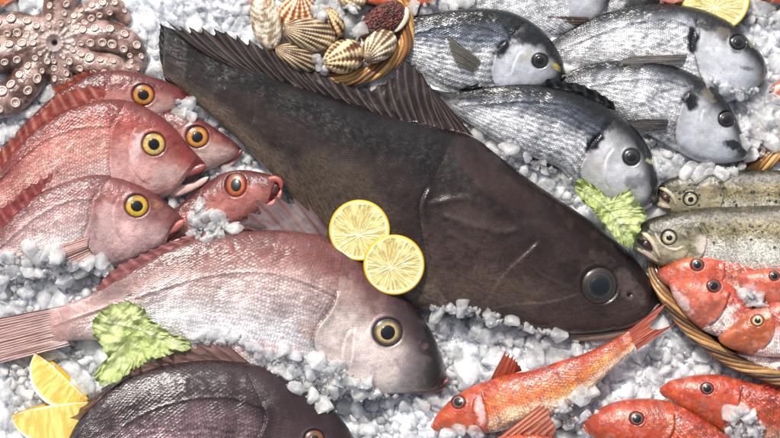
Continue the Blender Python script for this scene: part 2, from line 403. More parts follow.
        msk = np.c_[msS*P.get('scl', 1.0), np.clip(silv, 0, 1), np.zeros_like(x)]
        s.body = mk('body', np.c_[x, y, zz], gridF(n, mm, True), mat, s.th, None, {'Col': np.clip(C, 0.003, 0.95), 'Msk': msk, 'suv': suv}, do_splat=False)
        splat(x[top], y[top], zz[top], 1)
        s.x, s.y, s.z = x[top], y[top], zz[top]
        if eye is not None: s.make_eye(eye, co)
    def zat(s, x, y):
        return s.z[np.argmin((s.x-x)**2+(s.y-y)**2)]
    def make_eye(s, E, co):
        ex, ey, rx, ry, rp, stops = E[:6]; bul = E[6] if len(E) > 6 else 0.34
        nr, na = 18, 44; r = np.linspace(0, 1, nr); a = np.linspace(0, 2*np.pi, na, endpoint=False)
        R, A = [g.ravel() for g in np.meshgrid(r, a, indexing='ij')]
        lx, ly = R*rx*1.08*np.cos(A), R*ry*1.08*np.sin(A)
        z0 = co[0]*lx+co[1]*ly+co[2]+s.plane(ex+lx, ey+ly)-0.9
        z = z0+rx*bul*np.sqrt(np.clip(1-R**2, 0, 1))+0.25
        cs = np.array([q[1] for q in stops]); rs = [q[0] for q in stops]
        C = np.stack([np.interp(R, rs, cs[:, k]) for k in range(3)], 1)
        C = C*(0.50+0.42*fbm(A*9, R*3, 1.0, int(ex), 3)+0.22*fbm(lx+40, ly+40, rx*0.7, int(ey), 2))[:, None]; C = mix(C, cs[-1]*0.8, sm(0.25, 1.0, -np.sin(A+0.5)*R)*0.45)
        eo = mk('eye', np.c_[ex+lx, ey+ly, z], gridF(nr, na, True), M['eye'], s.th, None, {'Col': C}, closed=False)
        R2 = R*rp*(1+0.07*np.cos(A-0.6)+0.04*np.sin(2*A+ex)); lx, ly = R2*np.cos(A), R2*np.sin(A)*ry/rx
        z1 = co[0]*lx+co[1]*ly+co[2]+s.plane(ex+lx, ey+ly)-0.9+rx*bul*np.sqrt(np.clip(1-(R2/rx)**2, 0, 1))+0.28+0.5*np.sqrt(np.clip(1-R**2, 0, 1))
        mk('pupil', np.c_[ex+lx, ey+ly, z1], gridF(nr, na, True), M['pupil'], s.th, eo, {'Col': np.array(E[7] if len(E) > 7 else c(8, 9, 14))}, closed=False)
    def fin(s, name, base, tip, nr, cm, cray, zb=0.0, zt=0.0, notch=0.25, amp=0.8, on_body=False, lift=(0, 0), curve=0.0, mat=None, per=8, nv=26, thick=0.35, sharp=3, seed=0, fray=0.03, root=None):
        nu = nr*per+1; u = np.linspace(0, 1, nu); B = cr(base, nu); Tp = cr(tip, nu); v = np.linspace(0, 1, nv)
        uw = u+0.35/nr*(vn(u*nr*0.7, u*0, seed+40)-0.5)*np.sin(np.pi*u)*2
        ph = np.abs(np.sin(np.pi*uw*nr)); rnd = 1-fray*np.random.default_rng(seed+nr).random(nu)
        reach = (1-notch*ph*(0.5+1.0*vn(u*nr*1.3, u*0+3, seed+8)))*rnd*(1-0.10*vn(u*nr*0.8, u*0+9, seed+2))
        V_ = v[None]*reach[:, None]
        X = B[:, None, 0]*(1-V_)+Tp[:, None, 0]*V_; Y = B[:, None, 1]*(1-V_)+Tp[:, None, 1]*V_
        if curve:
            dx = Tp[:, 0]-B[:, 0]; dy = Tp[:, 1]-B[:, 1]; bow = np.sin(np.pi*V_)*curve
            X = X+bow*(-dy)[:, None]; Y = Y+bow*dx[:, None]
        ray = (np.cos(2*np.pi*uw*nr)*0.5+0.5)**sharp
        x, y = X.ravel(), Y.ravel(); vv = V_.ravel(); ry = np.repeat(ray, nv); uu = np.repeat(u, nv)
        bz = (s.plane(x, y) if not on_body else np.zeros_like(x))
        if on_body:
            zb0 = np.array([s.zat(p[0], p[1]) for p in B]); bz = np.repeat(zb0, nv)
        z = bz+zb*(1-vv)+zt*vv+amp*ry*(1-0.6*vv)+(fbm(uu*nr*3, vv*5, 2.2, seed, 3)-0.5)*amp*3.0
        C = mix(np.asarray(cm), np.asarray(cray), ry*0.9); C = C*(0.75+0.5*fbm(uu*nr*8, vv*4, 1.5, seed+4, 3))[:, None]
        if root is not None: C = mix(np.asarray(root)[None]*(0.8+0.4*fbm(x, y, 4, 2, 3))[:, None], C, sm(0.02, 0.30, vv))
        n = len(x); top = np.c_[x, y, z+thick/2]; bot = np.c_[x, y, z-thick/2]
        F = gridF(nu, nv); Fb = F[:, ::-1]+n
        idx = np.arange(n).reshape(nu, nv); loop = np.r_[idx[:, 0], idx[-1, 1:], idx[::-1, -1][1:], idx[0, ::-1][1:-1]]
        l2 = np.roll(loop, -1); side = np.c_[l2, loop, loop+n, l2+n]
        o = mk(name, np.vstack([top, bot]), np.vstack([F, Fb, side]), mat or M['fin'], s.th, None, {'Col': np.vstack([C, C])}, closed=True, do_splat=True)
        return o
    def lip(s, name, pts, rad, col, dz=0.0, mat='lip', flat=0.6):
        P = [(p[0], p[1], (s.plane(p[0], p[1]) if len(p) < 3 else s.zat(p[0], p[1])+p[2])+dz) for p in pts]
        return tube(name, s.th, P, rad, M[mat], col, flat=flat)

GOLD = lambda a, b: [(0.0, c(*a)), (0.48, c(*b)), (0.56, c(*a)), (0.70, c(*a)), (0.84, c(*b)), (0.93, c(130, 66, 40)), (1.0, c(80, 40, 38))]
EY_Y = GOLD((225, 200, 120), (225, 170, 60)); EY_O = GOLD((225, 160, 50), (215, 110, 40)); EY_R = GOLD((210, 110, 40), (205, 70, 35))

TB = lambda m: [(0, m*0.25), (0.05, m*0.5), (0.15, m*0.8), (0.32, m), (0.55, m*0.9), (0.8, m*0.45), (1, m*0.2)]
PK = dict(mot=0.6, rim=(c(118, 48, 46), 11, 0.7), back=c(176, 84, 78), side=c(226, 176, 168), belly=c(236, 222, 220), top=c(150, 82, 78), cheek=c(218, 180, 176), silver=0.55, hsilver=0.35, sb=0.24, bb=0.6, ht=0.38)

def grp(D): return D

# --- grouper -----------------------------------------------------------------
GD = [(662, 300), (657, 290), (648, 276), (636, 260), (616, 241), (591, 221), (566, 204), (530, 180), (500, 157), (475, 138), (450, 129), (422, 121), (387, 113), (361, 104), (330, 93), (291, 80), (264, 67), (234, 55), (205, 44), (180, 32), (164, 26)]
GV = [(660, 308), (648, 318), (630, 326), (600, 333), (560, 334), (520, 326), (480, 318), (440, 312), (400, 306), (360, 290), (333, 262), (312, 225), (290, 195), (262, 165), (232, 134), (198, 104), (170, 80), (163, 72)]
gro = Fish('grouper', 'huge dark brown fish lying diagonally across the middle, with a dull blue eye', 'fish', GD, GV,
    (450, 220, 3, 0.0, -0.02), [(0, 8), (0.06, 18), (0.2, 32), (0.35, 38), (0.6, 32), (0.85, 15), (1, 3)], M['grouper'],
    dict(back=c(44, 32, 33), side=c(72, 56, 53), belly=c(122, 104, 90), top=c(60, 40, 40), cheek=c(94, 74, 68), socket=c(70, 50, 45), sb=0.35, bb=0.85, ht=0.5, silver=0.1, hsilver=0.0),
    eye=(597.5, 285, 17, 17, 9.6, [(0, c(50, 50, 56)), (0.58, c(64, 58, 56)), (0.64, c(104, 88, 72)), (0.70, c(48, 42, 42)), (0.80, c(88, 72, 62)), (0.88, c(40, 32, 32)), (1, c(110, 74, 68))], 0.30, c(14, 24, 44)),
    gills=[([(430, 184), (421, 205), (424, 232), (431, 262), (440, 288), (450, 304)], 1.7, 2.6, c(112, 98, 86)),
           ([(540, 238), (522, 255), (502, 274), (490, 292), (484, 308)], 0.7, 4.5, c(40, 26, 24))],
    ridges=[([(424, 206), (440, 202), (462, 199), (480, 206), (496, 220)], 1.0, 3.5), ([(484, 311), (510, 304), (545, 302), (578, 293)], 0.5, 1.2, c(120, 110, 102)),
            ([(525, 262), (545, 277), (570, 287)], 0.5, 1.4, c(90, 78, 72)), ([(440, 215), (470, 225), (500, 232), (520, 230)], 0.9, 3), ([(445, 232), (470, 246), (492, 262)], 0.7, 4), ([(450, 262), (475, 268), (486, 280)], 0.6, 3)],
    blots=[(625, 284, 24, 11, 48, c(126, 110, 104), 0.6), (600, 258, 14, 7, 30, c(110, 84, 80), 0.4), (500, 190, 60, 14, 35, c(92, 66, 60), 0.5), (380, 170, 50, 18, 20, c(84, 66, 60), 0.5), (400, 260, 40, 30, 0, c(112, 92, 80), 0.4), (560, 240, 24, 10, 40, c(92, 68, 64), 0.4), (628, 294, 3, 2.4, 0, c(14, 10, 10), 0.9), (633, 302, 4, 5, 30, c(96, 84, 82), 0.8),
           (470, 215, 42, 16, 20, c(112, 92, 84), 0.4), (480, 290, 60, 22, 5, c(124, 104, 90), 0.45), (350, 210, 40, 60, -50, c(116, 98, 80), 0.5), (215, 62, 40, 20, 30, c(30, 23, 25), 0.6),
           (560, 318, 40, 6, 5, c(100, 76, 66), 0.6)],
    dents=[(628, 294, 3, 2.5), (640, 300, 6, 1.0), (505, 218, 20, 2.0)], seed=2, scale_head=0.6, lump=0.25, res=1.5)
for nm_, rp_ in (('lip', [((661, 300), (650, 313), (628, 322), (600, 325), (570, 323))]),):
    gro.lip('upper_lip', [(660, 303), (648, 314), (628, 322), (600, 326), (570, 325)], [2, 5, 5.5, 4, 2], c(120, 92, 84), 6)
gro.lip('lower_lip', [(655, 315), (640, 326), (615, 334), (585, 337), (556, 333)], [2, 4.5, 5, 4.5, 2], c(150, 120, 106), 0)
# dorsal fin, folded flat along the back
gro.fin('dorsal_fin', [(452, 133), (422, 124), (387, 118), (361, 112), (330, 103), (291, 92), (264, 80), (240, 72)],
        [(436, 92), (412, 57), (398, 66), (384, 80), (366, 87), (345, 82), (322, 73), (295, 63), (272, 47), (246, 35), (226, 28), (205, 24), (190, 24), (176, 20), (162, 16)], 25, c(66, 50, 48), c(124, 102, 96), 9, 10, 0.10, 1.5, seed=3, thick=0.7, per=9, curve=-0.06)
gro.fin('dorsal_fin', [(474, 137), (462, 133), (446, 130)], [(440, 98), (424, 78), (412, 58)], 4, c(84, 68, 66), c(136, 116, 110), 7, 13, 0.1, 1.2, seed=8, thick=0.7)
gro.fin('tail_fin', [(172, 34), (172, 60), (180, 96)], [(159, 22), (158, 50), (164, 84)], 8, c(44, 33, 33), c(56, 42, 40), -2, -3, 0.06, 0.8, seed=4, thick=0.7)

# --- pink breams in the upper left ---------------------------------------------
BG = 'red and pink sea breams heaped at the left'
fA = Fish('sea_bream', 'red bream at the back of the heap, its top outline touching the octopus arms', 'fish',
    [(189, 96), (183, 90), (174, 85), (154, 77), (133, 72), (113, 71), (95, 74), (78, 82), (55, 96), (30, 118), (5, 142), (-30, 168)],
    [(187, 101), (180, 108), (168, 116), (148, 128), (120, 142), (90, 160), (60, 176), (30, 190), (0, 200), (-25, 205)],
    (133, 72, 12, 0.02, -0.25), TB(20), M['bream'], dict(PK, back=c(138, 62, 62), side=c(190, 116, 110), cheek=c(214, 160, 150), top=c(158, 70, 64)),
    eye=(145.5, 96, 10.4, 10, 5.4, EY_O), gills=[([(112, 82), (108, 96), (108, 112)], 1.2, 2)], blots=[(181, 97, 7, 4, 30, c(180, 50, 40), 0.6), (160, 112, 16, 8, -10, c(228, 190, 180), 0.6)], seed=11, group=BG)
fA.lip('upper_lip', [(190, 97), (184, 101), (176, 105)], [2, 2.8, 1.6], c(176, 76, 66), 2)
fA.fin('dorsal_fin', [(98, 75), (88, 79), (78, 84), (60, 96)], [(93, 70), (84, 71), (70, 78), (52, 88)], 5, c(190, 90, 80), c(205, 120, 70), 1, 3, 0.4, 0.6, seed=2)
fC = Fish('sea_bream', 'small red bream with its mouth shut, between the largest red head and the dark fish', 'fish',
    [(242, 150), (236, 143), (224, 134), (209, 124), (193, 116), (178, 112), (158, 111), (135, 115), (105, 128), (80, 140)],
    [(241, 155), (232, 160), (219, 166), (205, 172), (185, 178), (160, 182), (130, 182), (100, 176), (80, 168)],
    (193, 116, 7, 0.02, -0.25), TB(17), M['bream'], dict(PK, back=c(150, 84, 80), side=c(200, 140, 132), top=c(165, 92, 86), cheek=c(226, 190, 182)),
    eye=(198.5, 137.5, 10.8, 10.4, 5.6, EY_O), gills=[([(165, 118), (162, 132), (165, 150)], 1.2, 2)], blots=[(218, 140, 6, 4, 40, c(190, 120, 90), 0.5)], seed=12, group=BG)
fC.lip('upper_lip', [(243, 150), (236, 155), (226, 161), (218, 166)], [2.2, 3.4, 3, 1.4], c(168, 78, 70), 3)
fC.lip('lower_lip', [(240, 156), (230, 163), (219, 169)], [1.8, 3, 1.6], c(222, 168, 158), 1)
fE = Fish('sea_bream', 'red bream with an orange-red eye and gaping round mouth, behind the long pink fish', 'fish',
    [(281, 181), (274, 176), (263, 173), (244, 170), (224, 173), (209, 182), (193, 194), (178, 206), (160, 220), (140, 232)],
    [(270, 205), (262, 211), (250, 219), (236, 226), (220, 232), (204, 238), (188, 243), (170, 246), (150, 246), (140, 244)],
    (236, 172, 9, 0.12, -0.12), [(0, 9), (0.05, 12), (0.2, 15), (0.5, 16), (0.8, 12), (1, 6)], M['bream'], dict(PK, back=c(135, 58, 54), side=c(190, 105, 98), belly=c(215, 160, 150), top=c(150, 66, 60), cheek=c(205, 130, 120)),
    eye=(237, 185, 9.8, 11.4, 5.5, EY_R), gills=[([(204, 190), (203, 206), (210, 224)], 1.2, 2)], blots=[(256, 190, 8, 5, 20, c(220, 150, 140), 0.5)], seed=13, group=BG)
fE.lip('mouth', [(278, 184), (274, 192), (270, 201)], [4, 6.5, 4], c(110, 26, 22), 6, 'mouth', 0.5)
fE.lip('upper_lip', [(266, 203), (263, 194), (267, 184), (274, 179), (281, 182), (282, 190)], [2, 3.2, 3.4, 3.4, 3.0, 1.8], c(190, 92, 82), 7)
fE.lip('lower_lip', [(282, 190), (279, 198), (271, 205), (262, 208)], [1.4, 2.6, 2.8, 1.6], c(214, 130, 116), 7)
fB = Fish('sea_bream', 'largest red bream of the heap, pale yellow eye, mouth agape with a whitish lower jaw', 'fish',
    [(206, 164), (198, 154), (190, 145), (179.5, 132), (164, 118), (144, 106), (128, 101), (110, 100), (90, 104), (69, 110), (51, 121), (33, 133), (15, 151), (0, 170), (-25, 200), (-40, 222)],
    [(176, 190), (172, 193), (168, 196), (160, 200), (145, 209), (125, 220), (100, 232), (70, 243), (40, 250), (10, 255), (-20, 258), (-38, 250)],
    (110, 100, 22, 0.02, -0.26), [(0, 11), (0.05, 15), (0.15, 22), (0.32, 26), (0.55, 23), (0.8, 12), (1, 5)], M['bream'], dict(PK, back=c(178, 76, 68), side=c(226, 162, 152), top=c(184, 84, 74), cheek=c(226, 174, 166)),
    eye=(156.5, 145, 11.0, 10.8, 5.7, EY_Y), gills=[([(122, 116), (115, 132), (113, 152), (113, 172), (118, 190)], 1.6, 2.2, c(150, 60, 55)), ([(140, 126), (134, 140), (133, 158), (138, 174), (150, 186)], 0.9, 2.0)],
    blots=[(140, 148, 6, 15, 10, c(232, 205, 203), 0.75), (184, 150, 8, 5, 45, c(178, 70, 62), 0.45), (165, 176, 18, 8, -30, c(228, 190, 186), 0.6)],
    dents=[(178, 146, 2.5, 1.2)], lateral=[(114, 128), (90, 128), (65, 134), (40, 146), (15, 166), (-10, 190)], stripes=0.18, seed=14, group=BG)
fB.lip('mouth', [(203, 170), (192, 176), (180, 183)], [3, 6, 3], c(72, 16, 14), 4, 'mouth', 0.6)
fB.lip('upper_lip', [(207, 165), (199, 169), (187, 173), (176, 180), (171, 186)], [3, 5.0, 5.4, 5.0, 2.4], c(168, 82, 74), 6)
fB.lip('lower_lip', [(209, 177), (201, 182), (188, 187), (176, 191), (166, 193)], [2.2, 4.2, 5.8, 6.2, 4], c(222, 180, 172), 2)
fB.fin('dorsal_fin', [(113, 100), (97, 103), (80, 107), (62, 115), (45, 126), (30, 138), (15, 152), (0, 170)], [(101, 82), (87, 84), (74, 86), (60, 92), (47, 104), (36, 113), (22, 126), (8, 139), (-6, 150)], 12, c(196, 96, 84), c(226, 150, 132), 0, 3, 0.28, 0.9, seed=5)
fD = Fish('sea_bream', 'paler pink bream with a bright yellow eye and open mouth, below the largest red one', 'fish',
    [(185, 220), (176, 210), (166, 202), (150, 190), (128, 180), (105, 174), (86, 176), (64, 183), (41, 193), (22, 208), (0, 228), (-20, 246), (-40, 262)],
    [(164, 249), (158, 252), (148, 257), (135, 262), (118, 267), (95, 271), (65, 277), (35, 282), (0, 287), (-25, 288), (-40, 284)],
    (105, 174, 22, 0.02, -0.25), [(0, 9), (0.05, 14), (0.15, 20), (0.32, 23), (0.55, 20), (0.8, 12), (1, 5)], M['bream'], dict(PK, back=c(160, 96, 98), side=c(216, 178, 176), belly=c(236, 222, 220), top=c(172, 104, 100), cheek=c(226, 184, 182)),
    eye=(139.3, 206, 11.0, 10.8, 5.8, GOLD((228, 185, 50), (215, 160, 35))), gills=[([(104, 190), (96, 203), (92, 222), (86, 238), (92, 250), (98, 258)], 2.0, 2.2, c(130, 60, 52)), ([(122, 196), (116, 212), (118, 230), (128, 246)], 1.0, 1.8)],
    blots=[(158, 204, 7, 4, 40, c(196, 130, 90), 0.5), (110, 222, 10, 20, 5, c(222, 188, 186), 0.5), (35, 262, 26, 12, -5, c(214, 170, 148), 0.4)],
    dents=[(157, 204, 2.4, 1.2)], lateral=[(98, 200), (78, 200), (55, 208), (30, 224), (5, 244), (-20, 262)], stripes=0.16, seed=15, group=BG)
fD.lip('mouth', [(180, 228), (172, 234), (164, 241)], [2.5, 5, 3], c(120, 30, 26), 4, 'mouth', 0.6)
fD.lip('upper_lip', [(186, 220), (178, 226), (168, 232), (160, 238), (156, 243)], [2.8, 4.4, 4.4, 4.0, 2], c(190, 104, 96), 6)
fD.lip('lower_lip', [(183, 240), (174, 243), (165, 247), (156, 250)], [2, 3.2, 3.6, 2], c(232, 196, 190), 3)
fD.fin('dorsal_fin', [(95, 175), (82, 178), (64, 184), (41, 194), (22, 208), (0, 228)], [(92, 169), (76, 167), (54, 172), (30, 184), (12, 196), (-8, 213)], 11, c(190, 90, 88), c(214, 130, 120), 0, 3, 0.25, 0.8, seed=6)
fD.fin('pectoral_fin', [(92, 236), (90, 245), (93, 255)], [(60, 246), (52, 258), (62, 272)], 10, c(222, 176, 166), c(230, 194, 184), 1, -3, 0.05, 0.5, on_body=True, seed=7)

# --- long silver pink fish ------------------------------------------------------
fF = Fish('sea_bream', 'long silvery pink bream with a blunt head and a green leaf over its tail end', 'fish',
    [(446, 381), (445, 370), (439, 348), (427, 324), (408, 298), (384, 276), (360, 257), (331, 239), (302, 232), (269, 230), (240, 232), (211, 235), (182, 244), (153, 258), (125, 275), (96, 292), (67, 304), (48, 309)],
    [(446, 388), (436, 391), (415, 393), (380, 395), (340, 396), (290, 396), (240, 386), (200, 370), (160, 355), (125, 344), (95, 340), (72, 341), (52, 346)],
    (269, 230, 20, 0.0, -0.11), [(0, 9), (0.04, 16), (0.12, 25), (0.3, 33), (0.5, 31), (0.75, 17), (0.9, 9), (1, 5)], M['big'],
    dict(mot=0.4, tail=c(196, 156, 152), rim=(c(128, 78, 80), 18, 0.6), hrim=(c(34, 26, 34), 50, 0.97), back=c(158, 98, 92), side=c(212, 184, 180), belly=c(240, 234, 236), top=c(146, 90, 86), cheek=c(232, 214, 208), sb=0.26, bb=0.55, ht=0.30, silver=0.75, hsilver=0.55, socket=c(70, 55, 60)),
    eye=(387.5, 331, 13.8, 13.2, 7.6, [(0, c(190, 160, 100)), (0.58, c(214, 190, 136)), (0.70, c(190, 156, 96)), (0.80, c(120, 96, 74)), (0.9, c(92, 80, 78)), (1, c(50, 40, 46))]),
    gills=[([(338, 288), (336, 300), (329, 313), (319, 326), (315, 340), (318, 356)], 2.6, 3.0, c(84, 56, 50)), ([(352, 326), (345, 340), (343, 356), (345, 368)], 1.4, 2.2, c(130, 110, 112)), ([(355, 326), (354, 342), (352, 362)], 1.2, 1.8, c(130, 110, 112))],
    blots=[(402, 316, 14, 7, 35, c(92, 76, 84), 0.5), (412, 362, 16, 12, 0, c(150, 134, 138), 0.5), (310, 327, 9, 12, 0, c(196, 160, 136), 0.5), (425, 345, 3, 3, 0, c(150, 110, 110), 0.6), (250, 348, 60, 10, 5, c(222, 168, 160), 0.45)],
    dents=[(418, 340, 2.5, 1.3), (423, 346, 3, 1.2)], lateral=[(337, 296), (320, 288), (297, 279), (272, 273), (240, 272), (200, 278), (160, 290), (120, 303), (80, 316), (55, 325)], stripes=0.2, scale_head=0.3, seed=16, res=1.2)
fF.lip('upper_lip', [(448, 376), (446, 382), (430, 381), (410, 382), (392, 385)], [1.6, 3.4, 3.4, 2.8, 1.4], c(150, 96, 92), 5)
fF.lip('lower_lip', [(446, 388), (432, 390), (412, 391), (394, 391)], [2, 3.4, 3.2, 1.6], c(176, 116, 110), 2)
fF.fin('dorsal_fin', [(338, 242), (322, 237), (307, 234), (290, 232), (273, 231), (256, 231)], [(304, 196), (287, 191), (270, 191), (254, 195), (250, 205), (236, 222)], 5, c(176, 150, 152), c(176, 118, 100), 0, 14, 0.26, 1.1, seed=9, sharp=9, per=14, mat=M['fin2'])
fF.fin('dorsal_fin', [(256, 231), (240, 232), (211, 236), (182, 245), (153, 259), (125, 276), (98, 292)], [(236, 223), (222, 226), (198, 231), (168, 241), (140, 253), (112, 268), (96, 287)], 14, c(180, 110, 110), c(206, 140, 134), 0, 2, 0.2, 0.6, seed=10)
fF.fin('tail_fin', [(68, 305), (62, 316), (62, 330), (70, 345)], [(-34, 324), (-20, 338), (-22, 348), (-34, 372)], 17, c(186, 142, 138), c(214, 180, 174), 1.5, -4, 0.05, 0.8, seed=11, root=c(214, 190, 186))

# --- dark bream at the bottom --------------------------------------------------
fG = Fish('sea_bream', 'dark purplish brown bream with shiny scales, cut by the bottom edge beside the lemon wedges', 'fish',
    [(366, 470), (363, 455), (354, 437), (341, 418), (321, 399), (291, 378), (260, 365), (229, 360), (195, 360), (164, 365), (137, 374), (114, 386), (95, 403), (79, 420), (68, 440), (55, 468), (45, 490)],
    [(362, 480), (350, 490), (325, 508), (290, 525), (250, 535), (210, 538), (170, 532), (135, 520), (105, 512), (80, 508), (60, 506)],
    (229, 360, 28, 0.0, -0.08), TB(34), M['dark'], dict(mot=0.4, back=c(78, 56, 62), side=c(150, 122, 130), belly=c(200, 186, 194), top=c(76, 52, 56), cheek=c(110, 88, 90), sb=0.3, bb=0.62, ht=0.35, silver=0.5, hsilver=0.3),
    eye=(315, 437, 9.5, 9, 4.8, GOLD((170, 110, 50), (150, 80, 40))), gills=[([(262, 400), (268, 414), (264, 428), (256, 446), (262, 470)], 1.8, 2.5, c(40, 26, 30))],
    lateral=[(262, 405), (235, 396), (200, 396), (165, 404), (135, 418), (105, 442)], stripes=0.35, lump=0.3, seed=17, res=1.15, scale_head=0.35)
fG.fin('dorsal_fin', [(252, 364), (240, 362), (229, 360), (212, 359), (195, 360), (180, 362), (164, 365), (150, 370), (137, 374), (114, 386), (95, 403), (80, 420)],
       [(224, 340), (214, 340), (204, 340), (192, 342), (178, 345), (164, 350), (150, 358), (136, 365), (122, 373), (100, 389), (86, 402), (70, 417)], 12, c(176, 140, 130), c(160, 96, 78), 2, 7, 0.36, 1.0, seed=13, sharp=8, mat=M['fin2'])

# --- silver giltheads, upper right ---------------------------------------------
GG = 'silver gilthead breams overlapping at the upper right'
GI = dict(nopat=1.0, back=c(22, 26, 36), side=c(150, 160, 178), belly=c(240, 240, 243), top=c(30, 31, 38), cheek=c(212, 214, 220), sb=0.16, bb=0.40, ht=0.24, rim=(c(12, 17, 30), 13, 0.97), mot=0.12, pat=[(c(40, 46, 60), 3.5, 0.55, 0.68, 0.35, 0.4)], silver=0.6, hsilver=0.55, socket=c(20, 20, 24))
EY_D = [(0, c(40, 44, 56)), (0.55, c(52, 54, 62)), (0.64, c(88, 86, 84)), (0.74, c(70, 62, 58)), (0.84, c(36, 31, 33)), (1, c(24, 24, 28))]
TG = lambda m: [(0, m*0.3), (0.05, m*0.6), (0.15, m*0.9), (0.3, m), (0.55, m*0.85), (0.8, m*0.4), (1, m*0.15)]
BL = c(16, 18, 26)
f0 = Fish('gilthead_bream', 'silver fish at the top edge showing only its belly and a brown pectoral fin', 'fish',
    [(612, 2), (610, -15), (598, -35), (575, -52), (540, -60), (500, -58), (460, -48), (420, -30), (395, -20)],
    [(607, 8), (600, 17), (585, 28), (560, 36), (530, 37), (490, 28), (450, 10), (420, -5), (395, -12)],
    (550, 20, -10, 0.0, -0.1), TG(16), M['gilt'], GI, eye=(596, -12, 7, 7, 4, EY_D), gills=[([(570, -25), (566, 0), (572, 25)], 1, 2)], seed=21, group=GG)
f0.fin('pectoral_fin', [(588, 18), (588, 22), (586, 27)], [(546, 17), (538, 22), (545, 30)], 9, c(120, 92, 80), c(140, 112, 98), 3, 3, 0.04, 0.5, on_body=True, seed=3)
f00 = Fish('gilthead_bream', 'dark-backed silver fish peeping over the top edge above the right-hand silver fish', 'fish',
    [(664, 0), (660, -14), (645, -28), (615, -36), (580, -34), (550, -24)], [(660, 5), (648, 10), (630, 14), (605, 14), (575, 2), (550, -12)],
    (620, 5, -12, 0, -0.1), TG(12), M['gilt'], GI, eye=(648, -8, 6, 6, 3.5, EY_D), gills=[([(625, -20), (622, -4), (626, 12)], 1, 2)], blots=[(640, 4, 22, 7, 0, BL, 0.8)], seed=22, group=GG)
f2 = Fish('gilthead_bream', 'silver fish just below the top right lemon slice, snout against the ice at the right', 'fish',
    [(767, 72), (764, 62), (759, 53), (747, 40), (734, 27), (721, 19), (703, 11), (682, 6), (662, 4), (641, 5), (621, 9), (600, 15), (580, 24), (560, 36), (540, 48)],
    [(765, 77), (758, 86), (742, 97), (722, 104), (695, 104), (660, 92), (625, 80), (595, 70), (565, 62), (540, 56)],
    (662, 4, 8, 0.08, -0.18), TG(24), M['gilt'], dict(GI, side=c(206, 209, 218), sb=0.13, bb=0.34), eye=(735, 44, 7.6, 7.0, 4.2, EY_D), gills=[([(692, 32), (690, 48), (694, 62), (698, 76), (706, 90)], 1.8, 2, c(110, 80, 60)), ([(712, 50), (714, 60), (720, 72)], 0.8, 1.6)],
    blots=[(690, 42, 7, 13, 8, BL, 0.95), (704, 26, 14, 7, 10, BL, 0.7), (735, 46, 13, 9, 30, c(40, 38, 40), 0.5), (720, 34, 10, 5, 30, c(170, 150, 120), 0.35), (748, 45, 6, 3, 40, c(190, 178, 140), 0.5), (745, 70, 8, 2, 10, c(80, 80, 88), 0.5)],
    lateral=[(690, 30), (670, 22), (650, 22), (625, 26), (600, 34), (570, 46)], seed=23, group=GG, stripes=0.25)
f2.fin('pectoral_fin', [(684, 56), (683, 61), (680, 66)], [(622, 58), (612, 64), (626, 69)], 9, c(140, 132, 128), c(176, 170, 164), 1, 3, 0.04, 0.5, on_body=True, mat=M['fin2'], seed=4)
f2.lip('lower_lip', [(765, 78), (755, 79), (745, 77), (738, 74)], [1.6, 2.8, 2.6, 1.0], c(214, 200, 198), 4)
f2.lip('upper_lip', [(767, 72), (758, 73), (748, 71)], [1.6, 2.6, 1.2], c(150, 144, 148), 4)
f3 = Fish('gilthead_bream', 'silver fish with a black cheek mark, its chin in the ice above the speckled trout', 'fish',
    [(746, 151), (746, 142), (738, 123), (726, 104), (713, 89), (698, 78), (682, 70), (662, 64), (641, 61), (618, 61), (595, 63), (575, 69), (555, 78)],
    [(747, 157), (738, 161), (722, 164), (700, 162), (678, 151), (655, 138), (628, 124), (600, 112), (575, 102), (552, 92)],
    (682, 70, 17, 0.10, -0.22), TG(23), M['gilt'], dict(GI, side=c(200, 203, 212), sb=0.14, bb=0.36), eye=(724, 120, 7.9, 7.6, 5.0, [(0, c(60, 50, 50)), (0.6, c(90, 60, 50)), (0.85, c(70, 44, 40)), (1, c(24, 20, 24))]),
    gills=[([(688, 92), (680, 104), (676, 118), (674, 136), (680, 152)], 1.8, 2, c(150, 110, 80)), ([(700, 110), (698, 124), (702, 140)], 0.9, 1.6, c(110, 110, 118))],
    blots=[(688, 100, 9, 10, 30, BL, 0.95), (700, 88, 12, 6, 30, BL, 0.6), (731, 145, 11, 5, 12, c(30, 30, 36), 0.9), (726, 106, 10, 5, 50, c(40, 38, 42), 0.5), (706, 96, 9, 5, 40, c(180, 164, 140), 0.4), (740, 150, 8, 3, 10, c(40, 38, 42), 0.6)],
    seed=24, group=GG, stripes=0.25, lateral=[(684, 88), (665, 82), (645, 80), (620, 82), (590, 86)])
f3.lip('upper_lip', [(748, 149), (740, 150), (730, 149), (722, 148)], [1.8, 2.8, 2.4, 1.0], c(96, 92, 98), 5)
f3.lip('lower_lip', [(748, 155), (738, 158), (724, 160), (712, 160)], [2.2, 3.4, 3.2, 1.6], c(226, 208, 206), 3)
f3.fin('pectoral_fin', [(666, 120), (666, 125), (664, 130)], [(632, 120), (622, 126), (636, 134)], 9, c(110, 102, 100), c(140, 134, 130), 1, 3, 0.04, 0.5, on_body=True, mat=M['fin2'], seed=4)
